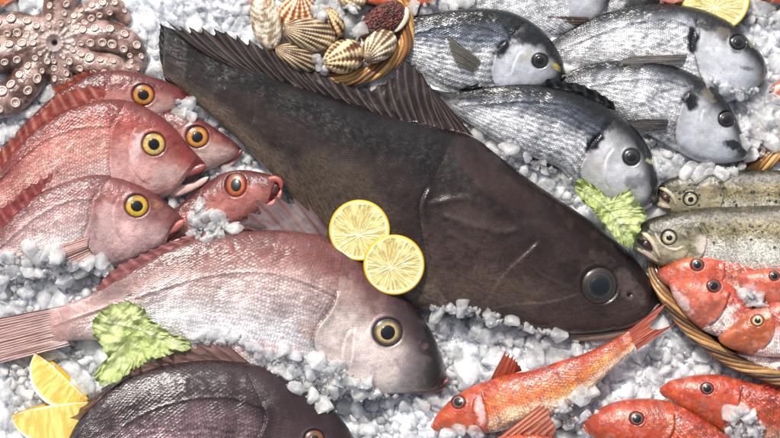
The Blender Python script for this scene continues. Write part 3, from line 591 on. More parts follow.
f1 = Fish('gilthead_bream', 'silver fish with a yellow snout mark and fanned fin, beside the basket of shells', 'fish',
    [(565, 74), (561, 58), (551, 42), (538, 28), (520, 17), (502, 11), (477, 9), (451, 11), (431, 14), (413, 17), (390, 26), (370, 38)],
    [(562, 79), (554, 86), (538, 93), (515, 98), (490, 98), (459, 93), (440, 87), (422, 77), (402, 66), (385, 57), (370, 50)],
    (477, 9, 12, 0.10, -0.24), TG(24), M['gilt'], dict(GI, side=c(142, 150, 168), sb=0.22, bb=0.5), eye=(538.5, 62.5, 7.6, 6.9, 4.2, EY_D),
    gills=[([(506, 42), (497, 52), (492, 64), (491, 78), (497, 90)], 1.8, 2, c(60, 50, 50)), ([(520, 52), (514, 62), (510, 76)], 0.8, 1.6)],
    blots=[(502, 50, 7, 12, 45, BL, 0.95), (525, 38, 26, 9, 18, BL, 0.9), (553, 52, 9, 14, -25, c(30, 30, 36), 0.8), (555, 68, 6.5, 2.4, 32, c(206, 176, 84), 0.9), (525, 58, 10, 5, -30, c(200, 184, 150), 0.35)],
    seed=25, group=GG, stripes=0.45, lateral=[(500, 36), (480, 28), (455, 26), (430, 30), (405, 38)])
f1.lip('upper_lip', [(565, 76), (556, 78), (546, 77), (540, 75)], [1.6, 2.6, 2.2, 1.0], c(120, 116, 120), 5)
f1.lip('lower_lip', [(561, 82), (552, 84), (543, 82)], [1.6, 2.8, 1.2], c(214, 206, 204), 4)
f1.fin('pectoral_fin', [(480, 62), (477, 68), (473, 74)], [(444, 34), (448, 52), (458, 68)], 12, c(120, 116, 108), c(180, 172, 158), 1, 5, 0.05, 0.5, on_body=True, mat=M['fin2'], seed=5)
f4 = Fish('gilthead_bream', 'silver fish with a downturned head and thick pale lips, touching the lettuce', 'fish',
    [(655, 196), (657, 186), (656, 174), (652, 158), (643, 140), (631, 126), (613, 111), (596, 101), (578, 94), (560, 89), (538, 85), (515, 84), (491, 86), (470, 90), (450, 92), (430, 88)],
    [(650, 204), (640, 208), (620, 208), (598, 202), (584, 192), (572, 180), (560, 169), (540, 160), (515, 150), (495, 140), (475, 127), (455, 113), (430, 97)],
    (613, 111, 20, 0.13, -0.16), TG(26), M['gilt'], dict(GI, side=c(128, 134, 148), belly=c(240, 240, 243), sb=0.2, bb=0.52, cheek=c(212, 212, 216)), eye=(628.8, 158, 8.2, 7.9, 4.8, EY_D),
    gills=[([(600, 134), (590, 146), (583, 158), (579, 171), (583, 188)], 2, 2.2, c(140, 110, 90)), ([(612, 148), (604, 160), (603, 176), (608, 190)], 0.9, 1.8, c(150, 130, 110))],
    blots=[(592, 143, 6, 13, 38, BL, 0.95), (604, 128, 8, 6, 40, BL, 0.6), (640, 140, 22, 9, 60, c(26, 28, 36), 0.8), (647.5, 162, 6, 2.6, 12, c(196, 184, 140), 0.85), (652, 182, 4, 14, -5, c(22, 22, 28), 0.8), (594, 165, 9, 12, 10, c(196, 180, 160), 0.3), (632, 182, 10, 8, 0, c(96, 98, 106), 0.5)],
    seed=26, group=GG, stripes=0.4, lateral=[(596, 124), (575, 110), (550, 104), (520, 102), (490, 104), (460, 106)])
f4.lip('upper_lip', [(654, 198), (645, 197), (634, 194)], [2, 3.4, 1.6], c(200, 170, 160), 5)
f4.lip('lower_lip', [(652, 204), (643, 207), (632, 206), (622, 204)], [2, 3.8, 3.6, 1.6], c(214, 196, 190), 3)
f4.fin('dorsal_fin', [(615, 112), (600, 103), (585, 97), (568, 91), (550, 87), (530, 85), (505, 85), (480, 88), (460, 91)], [(612, 102), (596, 91), (580, 84), (562, 80), (545, 78), (526, 78), (504, 79), (478, 83), (456, 90)], 15, c(52, 54, 60), c(92, 94, 100), 0, 3, 0.18, 0.8, seed=6)
f4.fin('pelvic_fin', [(570, 160), (571, 164), (570, 168)], [(528, 157), (520, 162), (536, 170)], 8, c(44, 46, 54), c(84, 88, 96), 1, -3, 0.04, 0.6, seed=7)

# --- trout ---------------------------------------------------------------------
TR = dict(back=c(84, 74, 40), side=c(136, 122, 76), belly=c(196, 192, 176), top=c(94, 84, 50), cheek=c(178, 168, 138), sb=0.22, bb=0.62, ht=0.42, silver=0.6, hsilver=0.4, socket=c(60, 56, 40))
EY_T = [(0, c(206, 196, 160)), (0.55, c(214, 206, 176)), (0.78, c(176, 162, 120)), (0.9, c(70, 66, 52)), (1, c(50, 48, 38))]
SP = [(520, 0.9, 2.0, 0.62, c(12, 12, 9))]
TTR = lambda m: [(0, m*0.35), (0.05, m*0.6), (0.15, m*0.85), (0.4, m), (0.8, m*0.9), (1, m*0.4)]
ft1 = Fish('trout', 'olive speckled trout behind, its mouth tucked under the chin of a silver fish', 'fish',
    [(658, 187), (663, 182), (671, 178), (687, 173), (709, 171), (731, 170), (757, 170), (790, 171), (830, 176), (860, 184)],
    [(656, 205), (664, 211), (676, 216), (690, 219), (710, 221), (740, 223), (780, 223), (820, 220), (860, 212)],
    (700, 172, 8, 0.0, -0.15), TTR(17), M['trout'], TR, eye=(689, 199.5, 6.8, 6.4, 2.9, EY_T), gills=[([(716, 182), (722, 194), (718, 210)], 1, 1.8, c(120, 110, 80))],
    blots=[(706, 190, 9, 7, 0, c(160, 138, 96), 0.5)], spots=SP, seed=31, group='speckled trout side by side', res=1.0)
ft1.lip('mouth', [(659, 193, 0.8), (664, 197, 0.8), (669, 202, 0.5)], [1.6, 3.0, 1.2], c(96, 50, 46), 0, 'mouth', 0.35)
ft1.lip('upper_jaw', [(658, 188, 0.6), (664, 190, 0.8), (671, 196, 0.8), (676, 206, 0.4)], [1.6, 2.0, 2.0, 1.0], c(190, 178, 146), 0)
ft1.lip('lower_jaw', [(656, 204, 0.4), (662, 205, 0.6), (670, 208, 0.6)], [1.8, 2.8, 1.2], c(184, 168, 146), 0)
ft2 = Fish('trout', 'nearer speckled trout with a gaping pale jaw, lying along the rim of the mullet basket', 'fish',
    [(636, 232), (640, 225), (651, 218), (670, 213), (692, 209), (713, 207), (743, 206), (779, 205), (820, 207), (860, 214)],
    [(633, 249), (640, 255), (650, 261), (660, 266), (672, 269), (692, 272), (720, 277), (750, 282), (785, 285), (825, 284), (860, 276)],
    (700, 208, 15, 0.0, -0.12), TTR(22), M['trout'], dict(TR, back=c(88, 76, 42), bb=0.5, belly=c(206, 204, 194)), eye=(667, 237.5, 7.2, 7, 3.1, EY_T), gills=[([(696, 222), (704, 236), (702, 252), (694, 264)], 1.6, 2, c(150, 130, 100)), ([(684, 232), (688, 244), (684, 258)], 1.0, 1.6, c(120, 112, 92))],
    blots=[(700, 246, 7, 10, 0, c(220, 206, 200), 0.7), (672, 252, 12, 6, 20, c(210, 196, 170), 0.6)], ridges=[([(652, 232), (660, 244), (672, 250), (682, 246)], 1.0, 1.4, c(222, 216, 196))],
    spots=[(620, 0.8, 1.8, 0.5, c(12, 12, 9))], seed=32, group='speckled trout side by side', res=1.0)
ft2.lip('mouth', [(636, 239, 0.8), (643, 243, 0.9), (651, 250, 0.6)], [2.2, 4.2, 1.6], c(84, 46, 44), 0, 'mouth', 0.35)
ft2.lip('upper_jaw', [(636, 232, 0.6), (643, 234, 0.9), (650, 241, 0.9), (655, 250, 0.8), (659, 258, 0.4)], [1.6, 2.4, 2.2, 2.0, 1.0], c(204, 192, 162), 0)
ft2.lip('lower_jaw', [(633, 248, 0.4), (641, 250, 0.8), (650, 256, 0.8), (658, 262, 0.4)], [1.8, 3.0, 2.8, 1.2], c(188, 170, 150), 0)

# --- red mullets ----------------------------------------------------------------
MU = dict(mot=0.2, pat=[(c(230, 170, 150), 6, 0.60, 0.76, 0.22, 1), (c(214, 120, 50), 5, 0.54, 0.74, 0.35, 0.4), (c(150, 50, 36), 4, 0.56, 0.74, 0.35, 1), (c(190, 140, 150), 4, 0.62, 0.72, 0.3, 1)], back=c(196, 76, 46), side=c(230, 122, 70), belly=c(242, 210, 180), top=c(208, 82, 46), cheek=c(222, 108, 68), sb=0.30, bb=0.72, ht=0.6, silver=0.25, hsilver=0.1, socket=c(150, 50, 30))
EY_M = [(0, c(60, 50, 50)), (0.6, c(110, 84, 78)), (0.72, c(168, 120, 104)), (0.82, c(150, 70, 50)), (0.92, c(110, 36, 26)), (1, c(140, 52, 38))]
TM = lambda m: [(0, m*0.3), (0.06, m*0.6), (0.18, m*0.9), (0.35, m), (0.6, m*0.8), (0.85, m*0.45), (1, m*0.25)]
PT = lambda cx, cy, sd, n=9, R=14: [] and [(cx+random.Random(sd+i).uniform(-R, R), cy+random.Random(sd*7+i).uniform(-R*0.6, R*0.6), random.Random(sd+i*3).uniform(3, 8), random.Random(sd+i*5).uniform(2, 4), random.Random(i).uniform(0, 90), [c(236, 190, 176), c(236, 150, 60), c(190, 50, 30)][i % 3], 0.5) for i in range(n)]
f6 = Fish('red_mullet', 'whole orange-red mullet stretched out on the ice with its forked tail on the dark fish', 'fish',
    [(431, 427), (437, 415), (451, 400), (467, 389), (488, 380), (511, 374), (535, 369), (559, 361), (579, 355), (600, 346), (617, 337), (630, 329)],
    [(434, 431), (445, 433), (462, 434), (482, 434), (502, 431), (520, 424), (540, 418), (560, 411), (583, 396), (600, 380), (617, 364), (634, 350)],
    (530, 395, 12, 0.06, -0.04), TM(19), M['mullet'], MU, eye=(458, 401.5, 6.5, 6.3, 3.8, EY_M), gills=[([(480, 388), (483, 400), (486, 414), (488, 426)], 2.0, 2.2, c(150, 50, 40)), ([(474, 396), (472, 410), (476, 424)], 1, 1.8, c(236, 196, 190))],
    blots=[(480, 410, 5, 14, -8, c(232, 200, 200), 0.75), (515, 412, 14, 8, -20, c(240, 200, 160), 0.6), (560, 392, 22, 6, -30, c(240, 176, 90), 0.4), (600, 362, 22, 3.5, -38, c(238, 176, 90), 0.4), (545, 405, 14, 6, -20, c(240, 205, 190), 0.6)]+PT(500, 396, 3, 14, 34), seed=41, scale_head=0.1, res=1.0)
f6.fin('tail_fin', [(627, 330), (631, 338), (636, 350)], [(669, 298), (659, 312), (650, 325), (660, 327), (678, 320)], 14, c(200, 92, 70), c(222, 130, 104), 1, 4, 0.04, 0.7, seed=14)
f6.fin('dorsal_fin', [(490, 380), (500, 377), (512, 374), (522, 371)], [(508, 344), (511, 349), (515, 356), (519, 364)], 5, c(214, 110, 80), c(196, 70, 44), 0, 12, 0.2, 0.7, seed=15, sharp=2)
f6.fin('pelvic_fin', [(548, 405), (555, 408), (562, 408)], [(580, 420), (572, 428), (556, 426)], 6, c(226, 150, 110), c(206, 90, 54), -2, -4, 0.1, 0.6, seed=16)
f6.lip('upper_lip', [(431, 425), (436, 429), (445, 430)], [1.6, 2.4, 1.2], c(206, 84, 56), 2)
f7 = Fish('red_mullet', 'mullet at the bottom edge showing only its raised red fin and a sliver of back', 'fish',
    [(462, 470), (475, 452), (492, 440), (512, 435), (535, 434), (556, 438), (580, 448), (610, 462)], [(462, 474), (475, 482), (500, 492), (530, 495), (560, 490), (590, 480), (610, 474)],
    (520, 436, 24, 0, -0.05), TM(14), M['mullet'], MU, eye=(486, 458, 6, 6, 3.5, EY_M), gills=[([(505, 445), (507, 460), (503, 475)], 1.5, 2)], seed=42, res=1.2)
f7.fin('dorsal_fin', [(497, 438), (512, 436), (530, 435), (552, 437)], [(544, 400), (549, 405), (552, 415), (556, 429)], 7, c(226, 160, 130), c(190, 56, 36), 0, 8, 0.06, 0.8, seed=17, sharp=1.5)
f9 = Fish('red_mullet', 'orange-red mullet at the lower right corner, behind another, below the basket rim', 'fish',
    [(659, 388), (664, 384), (671, 380), (691, 375), (715, 374), (735, 378), (756, 384), (780, 391), (810, 402), (840, 416)],
    [(661, 393), (668, 400), (680, 410), (700, 424), (725, 436), (755, 444), (790, 446), (820, 440), (842, 428)],
    (715, 374, 10, 0, -0.2), TM(22), M['mullet'], dict(MU, back=c(182, 60, 38), side=c(212, 90, 56), top=c(198, 72, 42), cheek=c(214, 94, 58), belly=c(216, 156, 130)), eye=(704.5, 387, 6.0, 5.7, 3.8, EY_M), gills=[([(738, 388), (736, 402), (728, 416)], 1.8, 2.2, c(140, 36, 24))], blots=PT(715, 405, 5, 10, 25)+[(725, 412, 7, 5, -30, c(232, 186, 176), 0.6)], seed=43, res=1.0, group='two mullets at the lower right corner')
f9.fin('dorsal_fin', [(756, 385), (772, 389), (790, 395)], [(768, 380), (784, 382), (804, 388)], 6, c(200, 84, 60), c(180, 54, 34), 0, 3, 0.15, 0.6, seed=18)
f8 = Fish('red_mullet', 'orange-red mullet at the bottom edge, overlapping the other corner mullet with its back', 'fish',
    [(583, 423), (590, 415), (600, 408), (620, 400), (647, 398), (668, 401), (688, 410), (708, 422), (728, 436), (750, 452), (775, 470)],
    [(585, 428), (592, 437), (606, 449), (630, 462), (660, 470), (695, 474), (730, 478), (760, 482), (775, 480)],
    (647, 398, 22, 0, -0.1), TM(24), M['mullet'], dict(MU, back=c(186, 62, 38), side=c(212, 90, 54), top=c(198, 74, 42), cheek=c(214, 94, 58), ht=0.8), eye=(634.5, 416.7, 6.7, 6.3, 4.1, EY_M), gills=[([(672, 410), (672, 426), (664, 442), (660, 456)], 1.8, 2.2, c(140, 36, 24))], blots=PT(640, 430, 6, 8, 25), seed=44, res=1.0, group='two mullets at the lower right corner')
f9.lip('upper_lip', [(659, 389), (664, 394), (674, 399)], [1.6, 2.6, 1.2], c(190, 90, 66), 3)
f8.lip('upper_lip', [(583, 424), (588, 430), (597, 438)], [1.6, 2.8, 1.4], c(214, 96, 66), 3)
GB = 'red mullets in the cane basket'
MB_ = dict(mot=0.3, pat=[(c(240, 190, 176), 5, 0.55, 0.74, 0.28, 0.7), (c(214, 120, 50), 5, 0.54, 0.74, 0.35, 0.4), (c(150, 50, 36), 4, 0.56, 0.74, 0.35, 1), (c(190, 140, 150), 4, 0.62, 0.72, 0.3, 1)], back=c(200, 76, 56), side=c(222, 126, 106), belly=c(240, 226, 220), top=c(212, 84, 54), cheek=c(222, 120, 94), sb=0.3, bb=0.6, ht=0.45, silver=0.3, hsilver=0.15, socket=c(150, 50, 30))
fm1 = Fish('red_mullet', 'topmost basket mullet, resting against the trout, the farthest left snout in the basket', 'fish',
    [(657, 272), (661, 268), (667, 265), (682, 258), (698, 256), (717, 257), (735, 259), (753, 265), (775, 275), (800, 290)],
    [(658, 277), (664, 284), (680, 294), (705, 302), (735, 307), (765, 308), (800, 302)], (698, 256, 20, 0, -0.22), TM(16), M['mullet'], MB_,
    eye=(695.5, 264.5, 6.2, 6, 3.4, EY_M), gills=[([(722, 262), (722, 276), (714, 290)], 1.2, 1.8, c(150, 40, 34))], blots=PT(715, 268, 8, 9, 16), seed=51, res=1.0, group=GB)
fm3 = Fish('red_mullet', 'basket mullet cut by the right edge, under the trout belly with ice on its cheek', 'fish',
    [(731, 276), (736, 274), (742, 272), (757, 269), (772, 268), (800, 272), (840, 282), (860, 292)], [(733, 281), (740, 290), (755, 302), (775, 310), (800, 314), (840, 312), (860, 304)],
    (757, 270, 24, 0, -0.2), TM(15), M['mullet'], MB_, eye=(772.5, 275.5, 5, 4.8, 3.2, EY_M), gills=[([(790, 278), (792, 292), (786, 304)], 1.2, 1.8)], blots=PT(760, 286, 9, 8, 14)+[(750, 290, 10, 6, 20, c(226, 176, 176), 0.7)], seed=52, res=1.0, group=GB)
fm2 = Fish('red_mullet', 'basket mullet with a white belly lying along the left inner rim', 'fish',
    [(668, 282), (672, 279), (680, 278), (695, 276), (713, 278), (726, 282), (737, 290), (748, 300), (762, 314), (778, 328)],
    [(669, 286), (673, 297), (680, 308), (691, 321), (704, 331), (719, 337), (738, 340), (760, 340), (780, 336)], (695, 276, 26, 0, -0.22), TM(19), M['mullet'], MB_,
    eye=(712, 285.5, 6.6, 6.2, 3.9, EY_M), gills=[([(728, 290), (724, 304), (716, 318), (706, 326)], 1.8, 2, c(160, 44, 36))], blots=PT(705, 300, 10, 10, 18)+[(726, 312, 14, 4, -35, c(238, 214, 208), 0.75), (680, 300, 5, 16, -35, c(236, 216, 212), 0.7)], seed=53, res=1.0, group=GB)
fm5 = Fish('red_mullet', 'pinkish mullet at the basket bottom, only a strip showing beneath the yellow-eyed one', 'fish',
    [(735, 352), (750, 348), (775, 346), (810, 350), (850, 362)], [(736, 356), (752, 364), (776, 372), (812, 378), (850, 374)], (780, 360, 10, 0, -0.1), TM(10), M['mullet'], dict(MB_, side=c(190, 100, 96)), seed=54, res=1.2, group=GB)
fm4 = Fish('red_mullet', 'brightest orange basket mullet, yellow-ringed eye, snout pointing at the lower rim', 'fish',
    [(718, 338), (721, 334), (726, 330), (735, 322), (746, 313), (757, 307), (768, 303), (790, 300), (820, 302), (855, 310)],
    [(720, 342), (727, 347), (737, 351), (752, 355), (770, 357), (800, 358), (830, 352), (855, 342)], (757, 307, 30, 0, -0.2), TM(18), M['mullet'], dict(MB_, top=c(196, 96, 50), cheek=c(206, 116, 70), ht=0.7),
    eye=(755, 319.8, 5.8, 5.6, 3.0, [(0, c(220, 200, 150)), (0.6, c(226, 206, 150)), (0.8, c(190, 130, 80)), (1, c(150, 60, 34))]), gills=[([(768, 312), (772, 326), (768, 340), (758, 350)], 1.6, 2, c(180, 60, 40))], blots=PT(745, 335, 12, 9, 16)+[(775, 335, 6, 9, 0, c(230, 190, 190), 0.6)], seed=55, res=1.0, group=GB)

# ------------------------------------------------------------------ octopus
def octopus():
    th = Thing('octopus', 'pale mauve octopus lying mouth side up with its suckers showing, in the top left corner', 'octopus', 55, 43, 0)
    arms = [([(55, 43), (56, 25), (60, 2), (66, -25), (60, -50)], [15, 16, 18, 17, 12]),
            ([(55, 43), (72, 26), (92, 12), (115, 8), (124, 18)], [12, 12, 13, 12, 8]),
            ([(55, 43), (80, 38), (106, 36), (128, 44), (137, 60), (128, 76)], [12, 14, 16, 15, 11, 8]),
            ([(55, 43), (72, 56), (92, 66), (112, 68), (132, 80)], [12, 14, 15, 14, 10]),
            ([(55, 43), (60, 62), (62, 82), (70, 104), (62, 124)], [11, 13, 13, 12, 8]),
            ([(55, 43), (42, 62), (28, 80), (10, 98), (-18, 104), (-40, 92)], [12, 15, 18, 18, 15, 10]),
            ([(55, 43), (32, 50), (8, 54), (-20, 58), (-50, 50)], [12, 16, 19, 18, 12]),
            ([(55, 43), (36, 32), (16, 26), (-8, 30), (-36, 22)], [12, 15, 15, 13, 9])]
    xs = np.arange(-62, 152, 0.8); ys = np.arange(-62, 132, 0.8); X, Y = np.meshgrid(xs, ys, indexing='ij')
    Hh = np.full(X.shape, -30.0); acc = np.zeros(X.shape)
    info = []
    for k, (pts, rad) in enumerate(arms):
        P = cr(pts, 60); R = np.interp(np.linspace(0, 1, 60), np.linspace(0, 1, len(rad)), rad)
        zc = [-2, -4, -1, 1, -3, 0, 2, -2][k]
        h = np.full(X.shape, -30.0)
        for (p, r) in zip(P, R):
            d2 = (X-p[0])**2+(Y-p[1])**2; m = d2 < r*r
            h = np.where(m, np.maximum(h, zc+np.sqrt(np.clip(r*r-d2, 0, None))*0.95-3), h)
        # soft blend
        kk = 2.2; Hh = np.where((h > -29) & (Hh > -29), np.log(np.exp(np.clip(h/kk, -30, 30))+np.exp(np.clip(Hh/kk, -30, 30)))*kk, np.maximum(h, Hh))
        info.append((P, R, zc))
    d = np.hypot(X-55, Y-43)
    web = 9-(d/30)**2*12; Hh = np.where(d < 36, np.maximum(Hh*0+np.log(np.exp(np.clip(web/3, -30, 30))+np.exp(np.clip(Hh/3, -30, 30)))*3, web), Hh)
    Hh = Hh-9*np.exp(-(d/11)**2)+3.5*np.exp(-((d-8.5)/2.5)**2)-5*np.exp(-(d/3)**2)
    Hh = Hh+(fbm(X, Y, 8, 60, 3)-0.5)*1.8
    ang = np.arctan2(Y-43, X-55); Hh = Hh+0.7*np.cos(ang*16)*np.exp(-((d-12)/6)**2)
    keep = Hh > -26
    idx = -np.ones(X.shape, int); idx[keep] = np.arange(keep.sum())
    F = np.stack([idx[:-1, :-1], idx[1:, :-1], idx[1:, 1:], idx[:-1, 1:]], -1).reshape(-1, 4); F = F[(F >= 0).all(1)]
    x, y, z = X[keep], Y[keep], Hh[keep]; dd = d[keep]
    n = fbm(x, y, 14, 61, 4); C = mix(c(132, 92, 80), c(188, 156, 146), sm(0.35, 0.65, n)); C = mix(C, c(98, 60, 48), sm(0.56, 0.72, fbm(x, y, 9, 62, 4))*0.7)
    C = mix(C, c(214, 200, 196), np.exp(-(dd/13)**2)*0.85); C = mix(C, c(16, 22, 30), np.exp(-(dd/3.2)**4))
    mk('body', np.c_[x, y, z], F, M['octopus'], th, None, {'Col': C, 'Msk': np.array([0, 0, 0.]), 'suv': np.array([0, 0, 0.])}, closed=False)
    splat(x, y, z)
    # sucker prototype: rim and cup in one small mesh of unit radius
    prof = [(1.12, -0.5), (1.1, 0.0), (1.0, 0.28), (0.86, 0.38), (0.70, 0.30), (0.6, 0.12), (0.5, 0.08), (0.42, 0.12), (0.3, 0.0), (0.15, -0.12), (0.02, -0.15)]
    cols = [c(130, 94, 86), c(160, 126, 116), c(196, 170, 158), c(216, 196, 184), c(200, 176, 166), c(160, 128, 120), c(196, 176, 168), c(216, 200, 194), c(214, 198, 192), c(190, 168, 162), c(170, 146, 142)]
    na = 28; a = np.linspace(0, 2*np.pi, na, endpoint=False)
    V = np.array([[r*math.cos(q), r*math.sin(q), h] for r, h in prof for q in a]); Cc = np.repeat(np.array(cols), na, 0)
    proto = None
    def zat(px, py):
        i = int(round((px+62)/0.8)); j = int(round((py+62)/0.8))
        i = min(max(i, 2), X.shape[0]-3); j = min(max(j, 2), X.shape[1]-3)
        gx = (Hh[i+2, j]-Hh[i-2, j])/3.2; gy = (Hh[i, j+2]-Hh[i, j-2])/3.2
        return Hh[i, j], np.clip(gx, -0.9, 0.9), np.clip(gy, -0.9, 0.9)
    cnt = 0; placed = []
    for k, (P, R, zc) in enumerate(info):
        L = np.r_[0, np.cumsum(np.linalg.norm(np.diff(P, axis=0), axis=1))]; s = 15.0; side = 1 if k % 2 else -1; step = 0
        while s < L[-1]-4:
            i = min(np.searchsorted(L, s), 58); t = P[i+1]-P[i-1]; t /= np.linalg.norm(t); nrm = np.array([-t[1], t[0]])
            grow = min(1.0, 0.45+s/70.0)
            r = R[i]*0.27*grow*random.uniform(0.75, 1.2); off = R[i]*0.46*min(1, 0.5+s/60)
            p = P[i]+nrm*off*side
            s += r*1.55; side = -side
            if not (-8 < p[0] < 145 and -8 < p[1] < 112): continue
            if any(math.hypot(p[0]-q[0], p[1]-q[1]) < (r+q[2])*0.98 for q in placed): continue
            if cnt >= 98: continue
            z0, gx, gy = zat(p[0], p[1])
            placed.append((p[0], p[1], r)); cnt += 1
            if proto is None:
                W = V.copy(); W[:, 0] += 0; me_o = mk('sucker', np.c_[W[:, 0]+390, W[:, 1]+219, W[:, 2]], gridF(len(prof), na, True), M['sucker'], None, th.e, {'Col': Cc}, closed=False)
                proto = me_o; o = me_o
            else:
                o = proto.copy(); COL.objects.link(o); o.parent = th.e
            nv = Vector((-gx*0.8, gy*0.8, 1)).normalized()
            o.location = Vector(((p[0]-390)*K*th.f-th.o[0], (219-p[1])*K*th.f-th.o[1], (z0+0.2*r)*K-th.o[2]))
            o.rotation_euler = nv.to_track_quat('Z', 'Y').to_euler(); o.scale = (r, r*random.uniform(0.78, 1), r)
octopus()

# ------------------------------------------------------------------ baskets
def basket(name, label, path, z, wband, depth, cx, cy, strands=8, cols=((196, 140, 72), (168, 112, 56), (140, 88, 44), (214, 164, 96)), zf=None, wall=True):
    th = Thing(name, label, 'basket', cx, cy, z)
    P = np.array(path, float); Pc = cr(np.vstack([P[-2:], P, P[:3]]), 1600)
    # close the loop from first to last of the original points
    d0 = np.argmin(np.hypot(*(Pc[:800]-P[0]).T)); d1 = 800+np.argmin(np.hypot(*(Pc[800:]-P[0]).T)); Pc = Pc[d0:d1]
    n = 700; l = np.r_[0, np.cumsum(np.linalg.norm(np.diff(Pc, axis=0), axis=1))]; u = np.linspace(0, l[-1], n, endpoint=False)
    Q = np.stack([np.interp(u, l, Pc[:, k]) for k in range(2)], 1); T = np.roll(Q, -1, 0)-np.roll(Q, 1, 0); T /= np.linalg.norm(T, axis=1)[:, None]
    N = np.stack([-T[:, 1], T[:, 0]], 1); Vs, Cs, Fs = [], [], []; o = 0; ns = 8; ph = np.linspace(0, 2*np.pi, ns, endpoint=False)
    ce = np.array([cx, cy]); inward = np.sign(((ce-Q)*N).sum(1).mean())
    zz0 = z+(zf(Q[:, 0], Q[:, 1]) if zf else np.zeros(n))
    for k in range(strands):
        a0 = 2*np.pi*k/strands; tw = round(l[-1]/120)*2*np.pi*u/l[-1]
        a = a0+tw+0.25*vn(u/17, u*0+k, 9)
        off = np.cos(a)*wband*0.42; hz = np.sin(a)*wband*0.30
        cen = Q+N*off[:, None]; r1 = wband*0.20*(0.85+0.3*vn(u/9, u*0+k, 3))
        x = cen[:, None, 0]+N[:, None, 0]*(np.cos(ph)[None]*r1[:, None]); y = cen[:, None, 1]+N[:, None, 1]*(np.cos(ph)[None]*r1[:, None])
        zz = (zz0+hz)[:, None]+np.sin(ph)[None]*r1[:, None]*0.7
        Vs.append(np.stack([x, y, zz], -1).reshape(-1, 3)); cc = c(*cols[k % len(cols)])[None]*(0.75+0.5*np.repeat(fbm(u, u*0+k*10, 6, k, 3), ns))[:, None]
        Cs.append(cc); i = np.arange(n)[:, None]; j = np.arange(ns)[None]; i2 = (i+1) % n; j2 = (j+1) % ns
        Fs.append((np.stack([i*ns+j, i*ns+j2, i2*ns+j2, i2*ns+j], -1).reshape(-1, 4))+o); o += n*ns
    mk('rim', np.vstack(Vs), np.vstack(Fs), M['bamboo'], th, None, {'Col': np.vstack(Cs)}, closed=True, do_splat=True)
    if wall:
        m = 24; v = np.linspace(0, 1, m); Vw = []
        for vv in v:
            sh = 1-0.28*vv**2; p = ce+(Q-ce)*sh; wv = 1.3*np.sin(u/5+np.pi*round(vv*(m-1)))
            Vw.append(np.c_[p+N*wv[:, None], zz0-2-depth*np.sin(vv*np.pi/2)])
        Vw.append(np.c_[np.repeat(ce[None], n, 0)+(Q-ce)*0.02, np.full(n, z-depth-2.0)])
        Vw = np.vstack(Vw); Cw = c(150, 100, 54)[None]*(0.6+0.6*fbm(Vw[:, 0], Vw[:, 1], 4, 2, 3))[:, None]
        mk('wall', Vw, gridF(m+1, n, True), M['bamboo'], th, None, {'Col': Cw}, closed=False)
    return th
basket('basket', 'round cane basket of shells at the top, golden rim showing beside the dark fish fin',
       [(407, 30), (404, 48), (388, 64), (366, 75), (345, 79), (322, 74), (290, 62), (278, 56), (269, 38), (266, 8), (268, -20), (280, -42), (330, -50), (380, -36), (402, -5)], 8, 13, 16, 328, 12, zf=lambda x, y: -14*sm(300, 268, x))
basket('basket', 'cane basket full of red mullets at the right edge of the ice',
       [(656, 268), (662, 290), (672, 306), (684, 322), (700, 338), (719, 352), (740, 364), (760, 372), (785, 379), (830, 380), (880, 365), (915, 330), (920, 285), (890, 245), (830, 232), (760, 236), (700, 244), (666, 254)], 14, 12, 22, 785, 305,
       cols=((176, 128, 74), (140, 96, 54), (104, 68, 38), (196, 150, 94)), zf=lambda x, y: -14*sm(300, 250, y))
basket('basket', 'cane basket edge with orange fish flesh and ice, at the right edge above the trout',
       [(815, 70), (810, 110), (790, 142), (767, 160), (735, 180), (690, 194), (640, 198), (580, 188), (520, 150), (488, 90), (490, 30), (530, -30), (600, -60), (680, -68), (760, -40), (800, 10)], -17, 12, 10, 650, 70,
       cols=((206, 156, 90), (190, 140, 76), (176, 124, 66), (214, 170, 106)), zf=lambda x, y: 17*sm(738, 765, x), wall=False)

